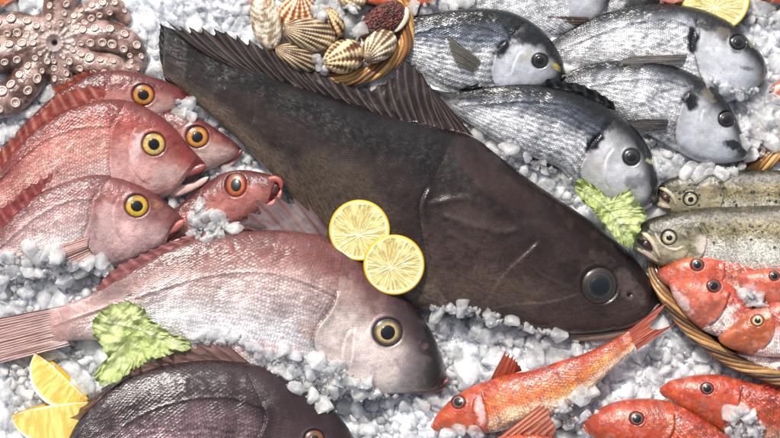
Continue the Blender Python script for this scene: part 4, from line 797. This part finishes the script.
# ------------------------------------------------------------------ shells
def cockle(name, label, cx, cy, rx, ry, ang, z, H, ribs, rings, c1, c2, umbo=-0.9, lip=None, contrast=1.0, rough=0, two=True, tilt=0.0):
    th = Thing(name, label, 'shell', cx, cy, z, 'sea shells in the basket')
    nr, na = 60, 150; r = np.sin(np.linspace(0, 1, nr)*np.pi/2); a = np.linspace(0, 2*np.pi, na, endpoint=False); R, A = [g.ravel() for g in np.meshgrid(r, a, indexing='ij')]
    sx = R*np.cos(A); sy = R*np.sin(A)*(1+0.12*R*np.cos(A)); th_ = np.arctan2(sy, sx-umbo); dd = np.hypot(sx-umbo, sy)
    rib = np.cos(th_*ribs) if ribs else np.zeros_like(th_); ring = np.cos(dd*rings*np.pi*2+0.6*fbm(sx*6, sy*6, 1, 3))
    hump = np.sqrt(np.clip(1-R**2.2, 0, 1)); dome = 1.25*H*hump*(1-0.25*sx)
    rel = (rib*0.055*dd*ry*0.55+ring*0.018*ry*(0.4+0.6*(rib > 0)))*np.clip(hump*2, 0, 1)
    if rough: rel = rel+(fbm(sx*ry*6, sy*ry*6, 6, 4, 4)-0.5)*rough*1.0*np.clip(hump*2, 0, 1)
    ca, sa = math.cos(math.radians(ang)), math.sin(math.radians(ang))
    x = cx+sx*rx*ca-sy*ry*sa; y = cy+sx*rx*sa+sy*ry*ca
    m = sm(-0.8, 0.7, rib*0.8+0.3*ring*contrast+(fbm(sx*ry, sy*ry, 5, int(cx), 3)-0.5)*2.6)
    C = mix(np.asarray(c1), np.asarray(c2), m)*(0.75+0.5*fbm(x, y, 9, 5, 3))[:, None]
    zz = z+dome+rel+tilt*(sx*rx)
    mk('upper_valve', np.c_[x, y, zz], gridF(nr, na, True), M['shell'], th, None, {'Col': C}, closed=False, do_splat=True)
    if two:
        mk('lower_valve', np.c_[x, y, z-0.8-dome*0.7-rel*0.6+tilt*(sx*rx)], gridF(nr, na, True)[:, ::-1], M['shell'], th, None, {'Col': C}, closed=True)
    if lip is not None:
        pts = [(cx+rx*1.02*math.cos(t)*ca-ry*1.02*math.sin(t)*sa, cy+rx*1.02*math.cos(t)*sa+ry*1.02*math.sin(t)*ca, z+0.5) for t in np.linspace(lip[0], lip[1], 9)]
        tube('shell_lip', th, pts, lip[2], M['shell'], np.asarray(lip[3]), flat=0.6)
    return th
CR_, BR_ = c(226, 206, 172), c(104, 62, 34)
cockle('clam_shell', 'long whitish beige shell with a pink edge, farthest left in the shell basket', 266, 20, 30, 15.5, 78, 14, 11, 0, 5, c(168, 138, 104), c(228, 218, 200), -1.2, (2.2, 4.1, [1.2, 2.6, 2.6, 1.2], c(206, 150, 160)), rough=1.6)
cockle('cockle_shell', 'orange and cream ribbed shell at the top edge beside the long whitish one', 298, 10, 20, 18, 100, 14, 10, 22, 5, c(190, 96, 44), c(238, 214, 176), -0.9)
cockle('cockle_shell', 'small dark brown and cream striped shell standing behind the large grey one', 333, 22, 16, 10, 62, 12, 9, 14, 4, c(110, 64, 40), c(224, 190, 140), -1.0)
cockle('cockle_shell', 'cream ribbed shell at the top edge above the small striped one', 352, -4, 16, 12, 0, 10, 9, 18, 5, c(196, 156, 96), c(236, 218, 180), -0.9)
cockle('cockle_shell', 'large grey-brown beaded shell in the centre of the basket', 309, 34, 27, 16.5, 12, 20, 12, 34, 10, c(112, 80, 56), c(206, 182, 146), -1.15)
cockle('cockle_shell', 'grey-brown beaded shell lowest in the basket, half behind the dark fin', 298, 57, 24, 13, 20, 14, 11, 30, 10, c(104, 76, 54), c(198, 174, 138), -1.15)
cockle('cockle_shell', 'plump brown and cream checked shell against the lower rim', 343, 57, 21, 17, -18, 17, 14, 15, 5, c(130, 78, 40), c(232, 206, 160), -1.1, contrast=1.5)
cockle('scallop_shell', 'dark red rough shell with a frilly white edge, farthest right in the basket', 382, 21, 27, 15, -36, 16, 8, 0, 3, c(96, 44, 34), c(140, 66, 52), -1.0, (0.15, 1.5, [2, 4.5, 4, 2], c(226, 212, 186)), rough=5)
cockle('cockle_shell', 'grey and tan ribbed shell leaning on the rim under the dark red one', 379, 46, 20, 15, -48, 18, 12, 24, 6, c(140, 108, 80), c(220, 200, 168), -1.1)

# ------------------------------------------------------------------ lemons
def slice_(label, cx, cy, R, z, tx, ty, rot, nseg=10, thick=4.5, group='lemon slices', cxy=(0, 0), sq=1.0):
    th = Thing('lemon_slice', label, 'lemon slice', cx, cy, z, group)
    nr, na = 60, 240; r = np.linspace(0.0, 1, nr); a = np.linspace(0, 2*np.pi, na, endpoint=False); Rr, A = [g.ravel() for g in np.meshgrid(r, a, indexing='ij')]
    Rf = 0.90
    lx = Rr*Rf*R*np.cos(A); ly = Rr*Rf*R*np.sin(A)*sq; px, py = lx-cxy[0], ly-cxy[1]
    ang0 = np.arctan2(py, px)+rot; ang = (ang0+0.10*np.sin(2*ang0+cx)+0.07*np.sin(5*ang0+cy)+0.04*(fbm(lx+90, ly+90, 8, 4, 3)-0.5)) % (2*np.pi); rad = np.hypot(px, py)/R
    sp = ang*nseg/(2*np.pi); fr = sp-np.floor(sp); dist = np.minimum(fr, 1-fr)*2*np.pi/nseg*rad*R
    mem = np.exp(-(dist/0.42)**2); core = sm(0.10, 0.05, rad); pith = sm(0.84, 0.90, Rr*Rf+0.02*np.cos(sp*2*np.pi))
    pulp = fbm(ang0*22, rad*5, 1.0, 7, 3)
    flesh = mix(c(206, 186, 116), c(234, 221, 162), sm(0.3, 0.7, pulp)); C = mix(flesh, c(240, 232, 196), np.clip(mem*0.8+core+pith, 0, 1))
    h = (pulp-0.5)*1.5*(1-pith)+0.5*mem+0.3*pith
    f = lambda x_, y_, zz: np.c_[cx+x_, cy+y_, z+zz+tx*x_+ty*y_]
    mk('flesh', f(lx, ly, h), gridF(nr, na, True), M['lemon'], th, None, {'Col': C}, closed=False, do_splat=True)
    prof = [(0.90, 0.25), (0.94, 0.45), (0.975, 0.3), (1.0, -0.5), (1.01, -thick*0.5), (1.0, -thick+0.3), (0.96, -thick), (0.5, -thick), (0.01, -thick)]
    A2 = a; V = np.vstack([f(p*R*np.cos(A2), p*R*np.sin(A2)*sq, np.full(na, h_)) for p, h_ in prof])
    Cc = np.repeat(np.array([c(244, 236, 196), c(240, 214, 110), c(226, 178, 40), c(222, 168, 26), c(222, 168, 26), c(222, 168, 26), c(236, 220, 150), c(224, 200, 110), c(224, 200, 110)]), na, 0)
    mk('rind', V, gridF(len(prof), na, True), M['rind'], th, None, {'Col': Cc}, closed=True)
slice_('lemon slice behind, partly under the other slice, resting on the dark fish', 359.5, 230.5, 30.5, 37, 0.08, -0.18, 0.2, 9, cxy=(-1, 5))
slice_('lemon slice in front, whole rind ring visible, leaning on the long pink fish', 394, 265, 30.5, 41, 0.05, -0.22, 0.5, 10, cxy=(-3, 3), sq=0.99)
slice_('thick lemon slice cut by the top edge, above the back of a silver fish', 716, -2, 34, 12, 0.05, -0.1, 0.1, 10, thick=12, cxy=(-1, 10))

def wedge(label, A, B, z, zA, zB, depth):
    """A: core edge curve, B: rind edge curve (both px)"""
    ce = np.vstack([A, B]).mean(0); th = Thing('lemon_wedge', label, 'lemon wedge', ce[0], ce[1], z, 'lemon wedges')
    n, m = 110, 50; a = cr(A, n); b = cr(B, n); v = np.linspace(0, 1, m)[None]
    X = a[:, None, 0]*(1-v)+b[:, None, 0]*v; Y = a[:, None, 1]*(1-v)+b[:, None, 1]*v; u = np.repeat(np.linspace(0, 1, n)[:, None], m, 1); v = np.repeat(v, n, 0)
    x, y, u, v = [q.ravel() for q in (X, Y, u, v)]
    w_ = np.hypot(*(a-b).T); ends = np.repeat(sm(2, 9, w_), m)
    pulp = fbm(u*40, v*3+u*3, 1.0, 12, 3); pith = np.maximum(sm(0.86, 0.93, v), 1-ends); core = sm(0.07, 0.02, v)
    C = mix(mix(c(222, 194, 96), c(236, 216, 132), sm(0.3, 0.7, pulp)), c(246, 240, 210), np.clip(pith+core*0.8, 0, 1))
    zz = z+zA*(1-v)+zB*v+(pulp-0.5)*1.0*(1-pith)
    mk('flesh', np.c_[x, y, zz], gridF(n, m), M['lemon'], th, None, {'Col': C}, closed=False, do_splat=True)
    k = 14; Vr = []
    outw = b-a; outw = outw/(np.linalg.norm(outw, axis=1)[:, None]+1e-6); e = np.minimum(1, w_/14)
    for i in range(k):
        t = i/(k-1)*np.pi/2*1.25
        p = b+outw*(np.sin(np.pi*i/(k-1))*2.5*e)[:, None]-outw*((1-np.cos(t))*w_*0.75)[:, None] if i else b+outw*0.05
        Vr.append(np.c_[p, z+zB-depth*e*np.sin(t)])
    Vr = np.vstack(Vr).reshape(k, n, 3).transpose(1, 0, 2).reshape(-1, 3)
    mk('rind', Vr, gridF(n, k), M['rind'], th, None, {'Col': np.tile(c(232, 186, 40), (len(Vr), 1))}, closed=False)
    # second cut face below
    Vb = np.vstack([np.c_[a, np.full(n, z+zA-0.3)], np.c_[a*0.6+b*0.4, np.full(n, z-depth*0.9)]]).reshape(2, n, 3).transpose(1, 0, 2).reshape(-1, 3)
    mk('flesh', Vb, gridF(n, 2), M['lemon'], th, None, {'Col': c(232, 204, 100)}, closed=False)
wedge('upper lemon wedge with its point up, between the pink tail and the dark fish', [(35, 352), (52, 364), (70, 381), (88, 399)], [(35, 352), (30, 368), (33, 387), (46, 402), (66, 409), (88, 401)], 8, 8, 2, 16)
wedge('lower lemon wedge lying flat in the corner at the bottom left', [(10, 415), (40, 407), (66, 403), (96, 401)], [(10, 415), (20, 432), (42, 446), (66, 446), (84, 430), (96, 404)], 14, 6, 2, 18)

# ------------------------------------------------------------------ lettuce
def lettuce(label, poly, cen, z, rib, amp=5, seed=0):
    th = Thing('lettuce_leaf', label, 'lettuce leaf', cen[0], cen[1], z)
    nr, na = 60, 360; P = np.array(poly+poly[:1], float); b = cr(P, na+1)[:-1]
    ph = np.arange(na)/na*2*np.pi
    jag = 1+0.10*(fbm(ph*12, ph*0, 1.0, seed, 3)-0.5)*2+0.015*np.sin(ph*23+3*np.sin(ph*3))
    b = np.array(cen)+(b-np.array(cen))*jag[:, None]
    r = np.linspace(0, 1, nr); X = cen[0]+(b[None, :, 0]-cen[0])*r[:, None]; Y = cen[1]+(b[None, :, 1]-cen[1])*r[:, None]; R = np.repeat(r[:, None], na, 1); A = np.repeat(ph[None], nr, 0)
    x, y, R, A = [q.ravel() for q in (X, Y, R, A)]
    d, sg, al = seg_dist(x, y, cr(rib, 20))
    vein = np.exp(-(d/1.6)**2)
    vy = np.abs(np.sin((al*9+d/26*sg*0+d/14.0)*np.pi)); v2 = np.exp(-(vy/0.22)**2)*np.exp(-d/26)
    h = (fbm(x, y, 11, seed+3, 2)-0.5)*amp*2.6+(fbm(x, y, 4, seed+9, 2)-0.5)*amp*0.5+(np.sin(A*11+5*np.sin(A*2)+R*5+6*fbm(x, y, 12, seed+11, 2))*0.6+np.sin(A*27+4*np.sin(A*5)-R*9+8*fbm(x, y, 9, seed+12, 2))*0.4)*amp*1.1*R**5+1.3*vein+0.9*v2
    h = h+amp*0.7*R**2
    C = mix(c(222, 230, 172), c(204, 218, 140), sm(0.35, 0.75, fbm(x, y, 16, seed+5, 3))); C = mix(C, c(196, 214, 130), sm(0.3, 0.0, R)*0.5)
    C = mix(C, c(226, 232, 196), np.clip(vein*0.9+v2*0.25, 0, 1)); C = mix(C, c(150, 182, 84), sm(0.8, 1.0, R)*0.5)
    base = np.array([1.0])
    top = np.c_[x, y, z+h]; n = len(x); F = gridF(nr, na, True); o = np.c_[x, y, z+h-0.5]
    mk('leaf', np.vstack([top, o]), np.vstack([F, F[:, ::-1]+n]), M['lettuce'], th, None, {'Col': np.vstack([C, C])}, closed=True, do_splat=True)
lettuce('ruffled green lettuce leaf over the tail end of the long pink fish', [(93, 318), (104, 308), (116, 304), (130, 303), (141, 306), (152, 320), (168, 331), (184, 339), (190, 348), (176, 353), (160, 357), (140, 366), (124, 377), (112, 384), (98, 385), (95, 374), (101, 364), (109, 357), (103, 348), (94, 334)], (132, 335), 31, [(190, 348), (160, 338), (135, 328), (105, 322)], 5, 3)
lettuce('ruffled green lettuce leaf wedged between the silver head and the big dark fish', [(583, 178), (592, 184), (600, 190), (609, 197), (620, 194), (629, 190), (634, 200), (644, 210), (643, 222), (637, 233), (631, 245), (620, 243), (608, 230), (598, 217), (586, 204), (576, 194), (577, 182)], (612, 212), 33, [(632, 246), (618, 220), (600, 202), (584, 190)], 5, 8)

# ------------------------------------------------------------------ pieces of orange flesh showing at the edges
def flesh(label, D, V, z, T, col):
    th = Thing('salmon_piece', label, 'fish piece', np.mean([p[0] for p in D]), np.mean([p[1] for p in D]), z, 'orange fish pieces at the edges')
    n, m = 90, 60; a = cr(D, n); b = cr(V, n); q = np.linspace(0, 2, m, endpoint=False); sv = (1-np.cos(np.pi*q))/2
    t = np.linspace(0, 1, n); Th = T*np.clip(np.minimum(t, 1-t)*6, 0, 1)**0.5
    X = a[:, None, 0]*(1-sv)+b[:, None, 0]*sv; Y = a[:, None, 1]*(1-sv)+b[:, None, 1]*sv; Z = z+Th[:, None]*np.sign(np.sin(np.pi*q))*np.abs(np.sin(np.pi*q))**0.6
    x, y, z_ = X.ravel(), Y.ravel(), Z.ravel(); st = sm(0.75, 0.95, np.sin((x*0.5+y*0.9+fbm(x, y, 12, 3)*14)/1.6)*0.5+0.5)
    C = mix(np.asarray(col), c(238, 190, 160), st*0.6)*(0.8+0.4*fbm(x, y, 8, 4, 3))[:, None]
    mk('flesh', np.c_[x, y, z_+fbm(x, y, 9, 4)*1.5], gridF(n, m, True), M['salmon'], th, None, {'Col': C}, closed=True); tp = Z.ravel() >= z; splat(x[tp], y[tp], z_[tp])
flesh('orange fish flesh at the top edge behind the dark red shell', [(338, -22), (370, -30), (410, -28), (440, -20)], [(345, -2), (375, 5), (405, 8), (436, 2)], 2, 8, c(226, 110, 70))
flesh('pink lump at the top edge left of the lemon slice', [(655, -20), (670, -26), (690, -18)], [(660, 2), (672, 5), (686, 2)], 6, 8, c(226, 150, 130))
flesh('orange-red fish flesh under ice at the right edge, above the trout', [(738, 150), (750, 130), (775, 118), (820, 110)], [(742, 166), (756, 162), (776, 150), (820, 142)], -4, 7, c(150, 66, 44))
flesh('reddish fish flesh at the right edge level with the silver snouts', [(768, 96), (774, 84), (800, 74), (830, 80)], [(772, 104), (786, 104), (805, 100), (830, 98)], -2, 7, c(206, 96, 66))
flesh('orange fish flesh in the top right corner', [(752, -10), (766, -20), (800, -20), (830, -10)], [(754, -2), (768, 3), (800, 5), (830, 2)], -2, 8, c(206, 96, 56))
flesh('orange fish flesh in the top left corner above the octopus', [(-30, -20), (-10, -26), (14, -22), (30, -16)], [(-30, 2), (-10, 8), (8, 6), (22, -4)], -2, 8, c(220, 120, 70))

# ------------------------------------------------------------------ ice
BED = -8.0
xs = np.arange(-150, 931, 1.5); ys = np.arange(-150, 590, 1.5); X, Y = np.meshgrid(xs, ys, indexing='ij')
Z = BED+(fbm(X, Y, 60, 80, 3)-0.5)*8+np.abs(fbm(X, Y, 9, 81, 3)-0.5)*-12+(fbm(X, Y, 4, 85, 2)-0.5)*4
mk('ice_bed', np.c_[X.ravel(), Y.ravel(), Z.ravel()], gridF(len(xs), len(ys)), M['bed'], None, None, {}, closed=False, tag={'kind': 'structure', 'label': 'packed white ice under the fish'})

def chunk(seed, box=0.75, beveln=2):
    rr = random.Random(seed); bm = bmesh.new(); n = rr.randint(10, 16)
    sx, sy, sz = rr.uniform(0.8, 1.15), rr.uniform(0.7, 1.0), rr.uniform(0.5, 0.8)
    for _ in range(n):
        v = Vector((rr.gauss(0, 1), rr.gauss(0, 1), rr.gauss(0, 1))).normalized()
        mx = max(abs(q) for q in v); v = v*(1-box)+v/mx*box*0.8
        bm.verts.new((v.x*sx, v.y*sy, v.z*sz))
    r = bmesh.ops.convex_hull(bm, input=bm.verts[:])
    for g in list(set(r['geom_interior']+r['geom_unused'])):
        if isinstance(g, bmesh.types.BMVert) and g.is_valid: bm.verts.remove(g)
    bmesh.ops.dissolve_limit(bm, angle_limit=math.radians(14), verts=bm.verts[:], edges=bm.edges[:])
    bmesh.ops.bevel(bm, geom=bm.edges[:], offset=0.15, segments=beveln, profile=0.55, affect='EDGES', clamp_overlap=True)
    bmesh.ops.triangulate(bm, faces=bm.faces[:])
    if beveln > 1:
        bmesh.ops.subdivide_edges(bm, edges=bm.edges[:], cuts=1, use_grid_fill=True)
        bmesh.ops.triangulate(bm, faces=bm.faces[:])
        bmesh.ops.smooth_vert(bm, verts=bm.verts[:], factor=0.5, use_axis_x=True, use_axis_y=True, use_axis_z=True)
    bm.verts.index_update()
    V = np.array([v.co[:] for v in bm.verts]); F = np.array([[v.index for v in f.verts] for f in bm.faces]); bm.free()
    V = V*(0.93+0.07/np.maximum(0.5, np.linalg.norm(V, axis=1)))[:, None]
    V += (np.stack([vn(V[:, 0]*3, V[:, 1]*3+V[:, 2]*2, seed), vn(V[:, 1]*3, V[:, 2]*3+V[:, 0], seed+1), vn(V[:, 2]*3, V[:, 0]*3, seed+2)], 1)-0.5)*0.22
    return V, F
protos = [chunk(100+i) for i in range(22)]
small = [chunk(300+i, 0.6, 1) for i in range(14)]

def rotm(rr, flat=0.5):
    return np.array(Matrix.Rotation(rr.uniform(0, 6.28), 3, 'Z') @ Matrix.Rotation(rr.uniform(-flat, flat), 3, 'X') @ Matrix.Rotation(rr.uniform(-flat, flat), 3, 'Y'))

free = HM < -60
# clean specks in the mask
def erode(m, k):
    o = m.copy()
    for dx in range(-k, k+1):
        for dy in range(-k, k+1):
            if dx*dx+dy*dy <= k*k: o &= np.roll(np.roll(m, dx, 1), dy, 0)
    return o
def dilate(m, k): return ~erode(~m, k)
fr_in = erode(free, 1)
near = dilate(fr_in, 9)
level = -7.0
HI = HM.copy()

def inpoly(x, y, P):
    r = False; j = len(P)-1
    for i in range(len(P)):
        if (P[i][1] > y) != (P[j][1] > y) and x < (P[j][0]-P[i][0])*(y-P[i][1])/(P[j][1]-P[i][1]+1e-9)+P[i][0]: r = not r
        j = i
    return r
# ice heaped onto the fish: polygon, piece radius, share, where it is
OVER = [([(178, 100), (188, 99), (203, 112), (196, 120), (180, 112)], 7, 'against the snout of the rear red bream'),
        ([(193, 206), (202, 203), (210, 211), (224, 216), (240, 226), (222, 236), (200, 240), (191, 232)], 7.5, 'over the red bream with the round gaping mouth'),
        ([(-5, 255), (14, 254), (30, 246), (52, 251), (75, 262), (96, 258), (110, 262), (112, 276), (60, 290), (-5, 296)], 7.5, 'along the belly of the paler pink bream'),
        ([(258, 352), (290, 350), (312, 352), (332, 362), (352, 370), (378, 390), (410, 399), (446, 400), (440, 406), (384, 410), (330, 410), (300, 392), (272, 370)], 8, 'along the belly of the long pink fish'),
        ([(192, 334), (214, 332), (238, 334), (262, 346), (256, 354), (240, 342), (200, 342)], 6, 'along the belly of the long pink fish'),
        ([(430, 306), (470, 306), (500, 316), (540, 328), (570, 336), (560, 346), (500, 340), (440, 326)], 7.5, 'under the jaw of the big dark fish'),
        ([(704, 80), (722, 82), (740, 90), (758, 88), (772, 86), (784, 100), (776, 125), (756, 126), (745, 112), (732, 98), (716, 88)], 7.5, 'under the chin of the silver fish by the lemon'),
        ([(655, 148), (666, 146), (680, 156), (700, 163), (720, 168), (745, 168), (720, 176), (680, 174), (656, 174)], 7.5, 'under the chin of the black-cheeked silver fish'),
        ([(552, 412), (566, 402), (586, 392), (606, 382), (606, 402), (580, 424), (556, 426)], 7.5, 'under the belly of the stretched-out mullet'),
        ([(446, 428), (476, 430), (476, 442), (446, 442)], 8, 'under the head of the stretched-out mullet'),
        ([(732, 410), (744, 408), (762, 424), (758, 440), (734, 440), (726, 428)], 8, 'on the corner mullets'),
        ([(740, 292), (750, 290), (762, 298), (764, 308), (748, 306)], 6, 'on the basket mullets'),
        ([(740, 126), (780, 105), (785, 145), (760, 158), (744, 150)], 8, 'on the orange flesh at the right edge'),
        ([(514, 150), (500, 142), (528, 162), (552, 178), (568, 186), (572, 178), (545, 164)], 6.5, 'between the silver belly and the dark fish'),
        ([(316, 58), (326, 60), (326, 70), (318, 72)], 5, 'between the beaded shells'),
        ([(338, 8), (352, 4), (366, 12), (362, 30), (348, 34), (342, 22)], 6.5, 'in the shell basket behind the striped shell'),
        ([(312, 8), (326, 8), (328, 18), (316, 18)], 6.5, 'in the shell basket beside the orange ribbed shell'),
        ([(412, 8), (430, 3), (452, 2), (470, -2), (452, 11), (430, 13)], 6.5, 'along the back of the silver fish by the shells')]
ZONES = [(20, 130, 'between the octopus and the red breams'), (160, 15, 'in the heap between octopus and dark fin'), (150, 60, 'beside the octopus arm tips'), (225, 12, 'left of the shell basket'),
         (30, 285, 'above the tail of the long pink fish'), (60, 375, 'around the lemon wedges'), (15, 380, 'in the bottom left corner'), (40, 430, 'below the lemon wedges'), (300, 200, 'between the gaping red bream and the dark fish'), (400, 400, 'between the long pink fish and the dark bream'),
         (445, 350, 'between the blunt pink head and the stretched-out mullet'), (580, 345, 'above the stretched-out mullet'), (620, 380, 'between the mullet tail and the corner mullets'), (560, 425, 'between the bottom mullets'), (690, 350, 'outside the mullet basket rim'),
         (770, 40, 'in the right edge heap by the silver snouts'), (765, 110, 'in the right edge heap below the silver snouts'), (430, 5, 'above the silver fish beside the shells'), (650, 150, 'between the silver heads'), (560, 180, 'between the lettuce and the silver belly'), (250, 150, 'beside the small red head'), (130, 300, 'near the lettuce on the left')]
SIZEW = lambda z: 'ice'
n_ind = 0; MAXI = 296; placed = []
imeshes = []
for i, (V, F) in enumerate(protos):
    me_o = mk('ice_chunk', np.c_[V[:, 0]+390, 219-V[:, 1], V[:, 2]], F, M['ice'], None, None, {}, closed=True, smooth=True); me = me_o.data
    bpy.data.objects.remove(me_o); imeshes.append(me)
def add_ice(x, y, r, z, where, rr):
    global n_ind
    f = 1-z/CAM_H; k = rr.randrange(len(imeshes)); o = bpy.data.objects.new('ice_chunk', imeshes[k]); COL.objects.link(o)
    o.location = ((x-390)*K*f, (219-y)*K*f, z*K); o.rotation_euler = (rr.uniform(-0.5, 0.5), rr.uniform(-0.5, 0.5), rr.uniform(0, 6.28)); s = r*rr.uniform(1.4, 1.7); o.scale = (s, s, s*rr.uniform(0.85, 1.1))
    o['label'] = 'melting translucent ice lump '+where; o['category'] = 'ice'; o['group'] = 'ice lumps '+where
    n_ind += 1; placed.append((x, y, r))
    yy, xx = np.ogrid[-12:13, -12:13]; m = (xx*xx+yy*yy) <= (r*0.85)**2
    iy, ix = int(y-HY0), int(x-HX0)
    sub = HI[iy-12:iy+13, ix-12:ix+13]
    if sub.shape == (25, 25): sub[m] = np.maximum(sub[m], z+0.3*r)
rr = random.Random(5)
Vs, Fs, o = [], [], 0
def add_small(x, y, r, z):
    global o
    V, F = small[rr.randrange(len(small))]; W = (V @ rotm(rr, 1.5).T)*r
    Vs.append(W+np.array([x, y, z])); Fs.append(F+o); o += len(V)
def over_small(per, r0, r1, lift):
    for (poly, rad, where) in OVER:
        xs_ = [p[0] for p in poly]; ys_ = [p[1] for p in poly]; area = (max(xs_)-min(xs_))*(max(ys_)-min(ys_))
        for _ in range(int(area/per)):
            x, y = rr.uniform(min(xs_), max(xs_)), rr.uniform(min(ys_), max(ys_))
            if inpoly(x, y, poly) and -60 < x < 840 and -60 < y < 500:
                r = rr.uniform(r0, r1); z = HI[int(y-HY0), int(x-HX0)]
                if z > -50: add_small(x, y, r, z+r*lift)
over_small(13, 2.2, 5.0, 0.1)
for (poly, rad, where) in OVER:
    xs_ = [p[0] for p in poly]; ys_ = [p[1] for p in poly]; loc = []
    for _ in range(900):
        x, y = rr.uniform(min(xs_), max(xs_)), rr.uniform(min(ys_), max(ys_))
        if not inpoly(x, y, poly) or not (-6 < x < 786 and -6 < y < 444): continue
        r = rad*rr.uniform(0.75, 1.15)
        if any(math.hypot(x-a, y-b) < (r+q)*0.68 for a, b, q in loc): continue
        iy, ix = int(y-HY0), int(x-HX0); sub = HI[iy-3:iy+4, ix-3:ix+4]; z = max(np.median(sub), level+2)+r*0.22
        add_ice(x, y, r, z, where, rr); loc.append((x, y, r))
print('overlay ice', n_ind)
cand = []
for _ in range(26000):
    x, y = rr.uniform(-4, 784), rr.uniform(-4, 442)
    if not fr_in[int(y-HY0), int(x-HX0)]: continue
    coarse = 1.0 if not (75 < x < 250 and y < 75) else 0.85
    r = coarse*rr.choice([5.5, 6.5, 7.5, 8.5, 9.5, 11, 12.5])
    if any(abs(x-a) < 24 and math.hypot(x-a, y-b) < (r+q)*0.74 for a, b, q in placed+cand): continue
    cand.append((x, y, r))
print('free candidates', len(cand))
cand.sort(key=lambda p: -p[2]); keep_ = cand[:max(0, MAXI-n_ind)]; rest = cand[len(keep_):]
for (x, y, r) in keep_:
    where = min(ZONES, key=lambda q: (q[0]-x)**2+(q[1]-y)**2)[2]
    add_ice(x, y, r, level+rr.uniform(-2.5, 2.5)+(fbm(np.array([x]), np.array([y]), 60, 80, 3)[0]-0.5)*8, where, rr)
# the rest: small crushed pieces, one mass
for (x, y, r) in rest: add_small(x, y, r*1.35, level+rr.uniform(-2, 2))
nsm = 0
for _ in range(120000):
    x, y = rr.uniform(-70, 850), rr.uniform(-70, 510)
    if not near[int(y-HY0), int(x-HX0)] : continue
    fine = (75 < x < 245 and y < 60)
    r = rr.uniform(1.8, 5) if fine else 2.5+6.5*rr.random()**1.8
    z = level-(3 if fine else 3.5)+rr.uniform(-2, 3)
    if fr_in[int(y-HY0), int(x-HX0)] and rr.random() < (0.3 if fine else 0.12): z = HI[int(y-HY0), int(x-HX0)]; z = (z if z > -50 else level)+rr.uniform(-1, 1); r = rr.uniform(1.5, 3.4)
    add_small(x, y, r, z); nsm += 1
    if nsm > 9500: break
over_small(34, 1.2, 3.0, 0.1)
# beyond the frame, so that the bed carries on
for _ in range(2500):
    x, y = rr.uniform(-140, 920), rr.uniform(-140, 580)
    if -20 < x < 800 and -20 < y < 458: continue
    add_small(x, y, rr.uniform(5, 11), -9+rr.uniform(-3, 3))
mk('crushed_ice', np.vstack(Vs), np.vstack(Fs), M['ice2'], None, None, {}, closed=True, tag={'kind': 'stuff', 'label': 'small crushed ice packed between the fish and the larger lumps'})
print('ice', n_ind, nsm)
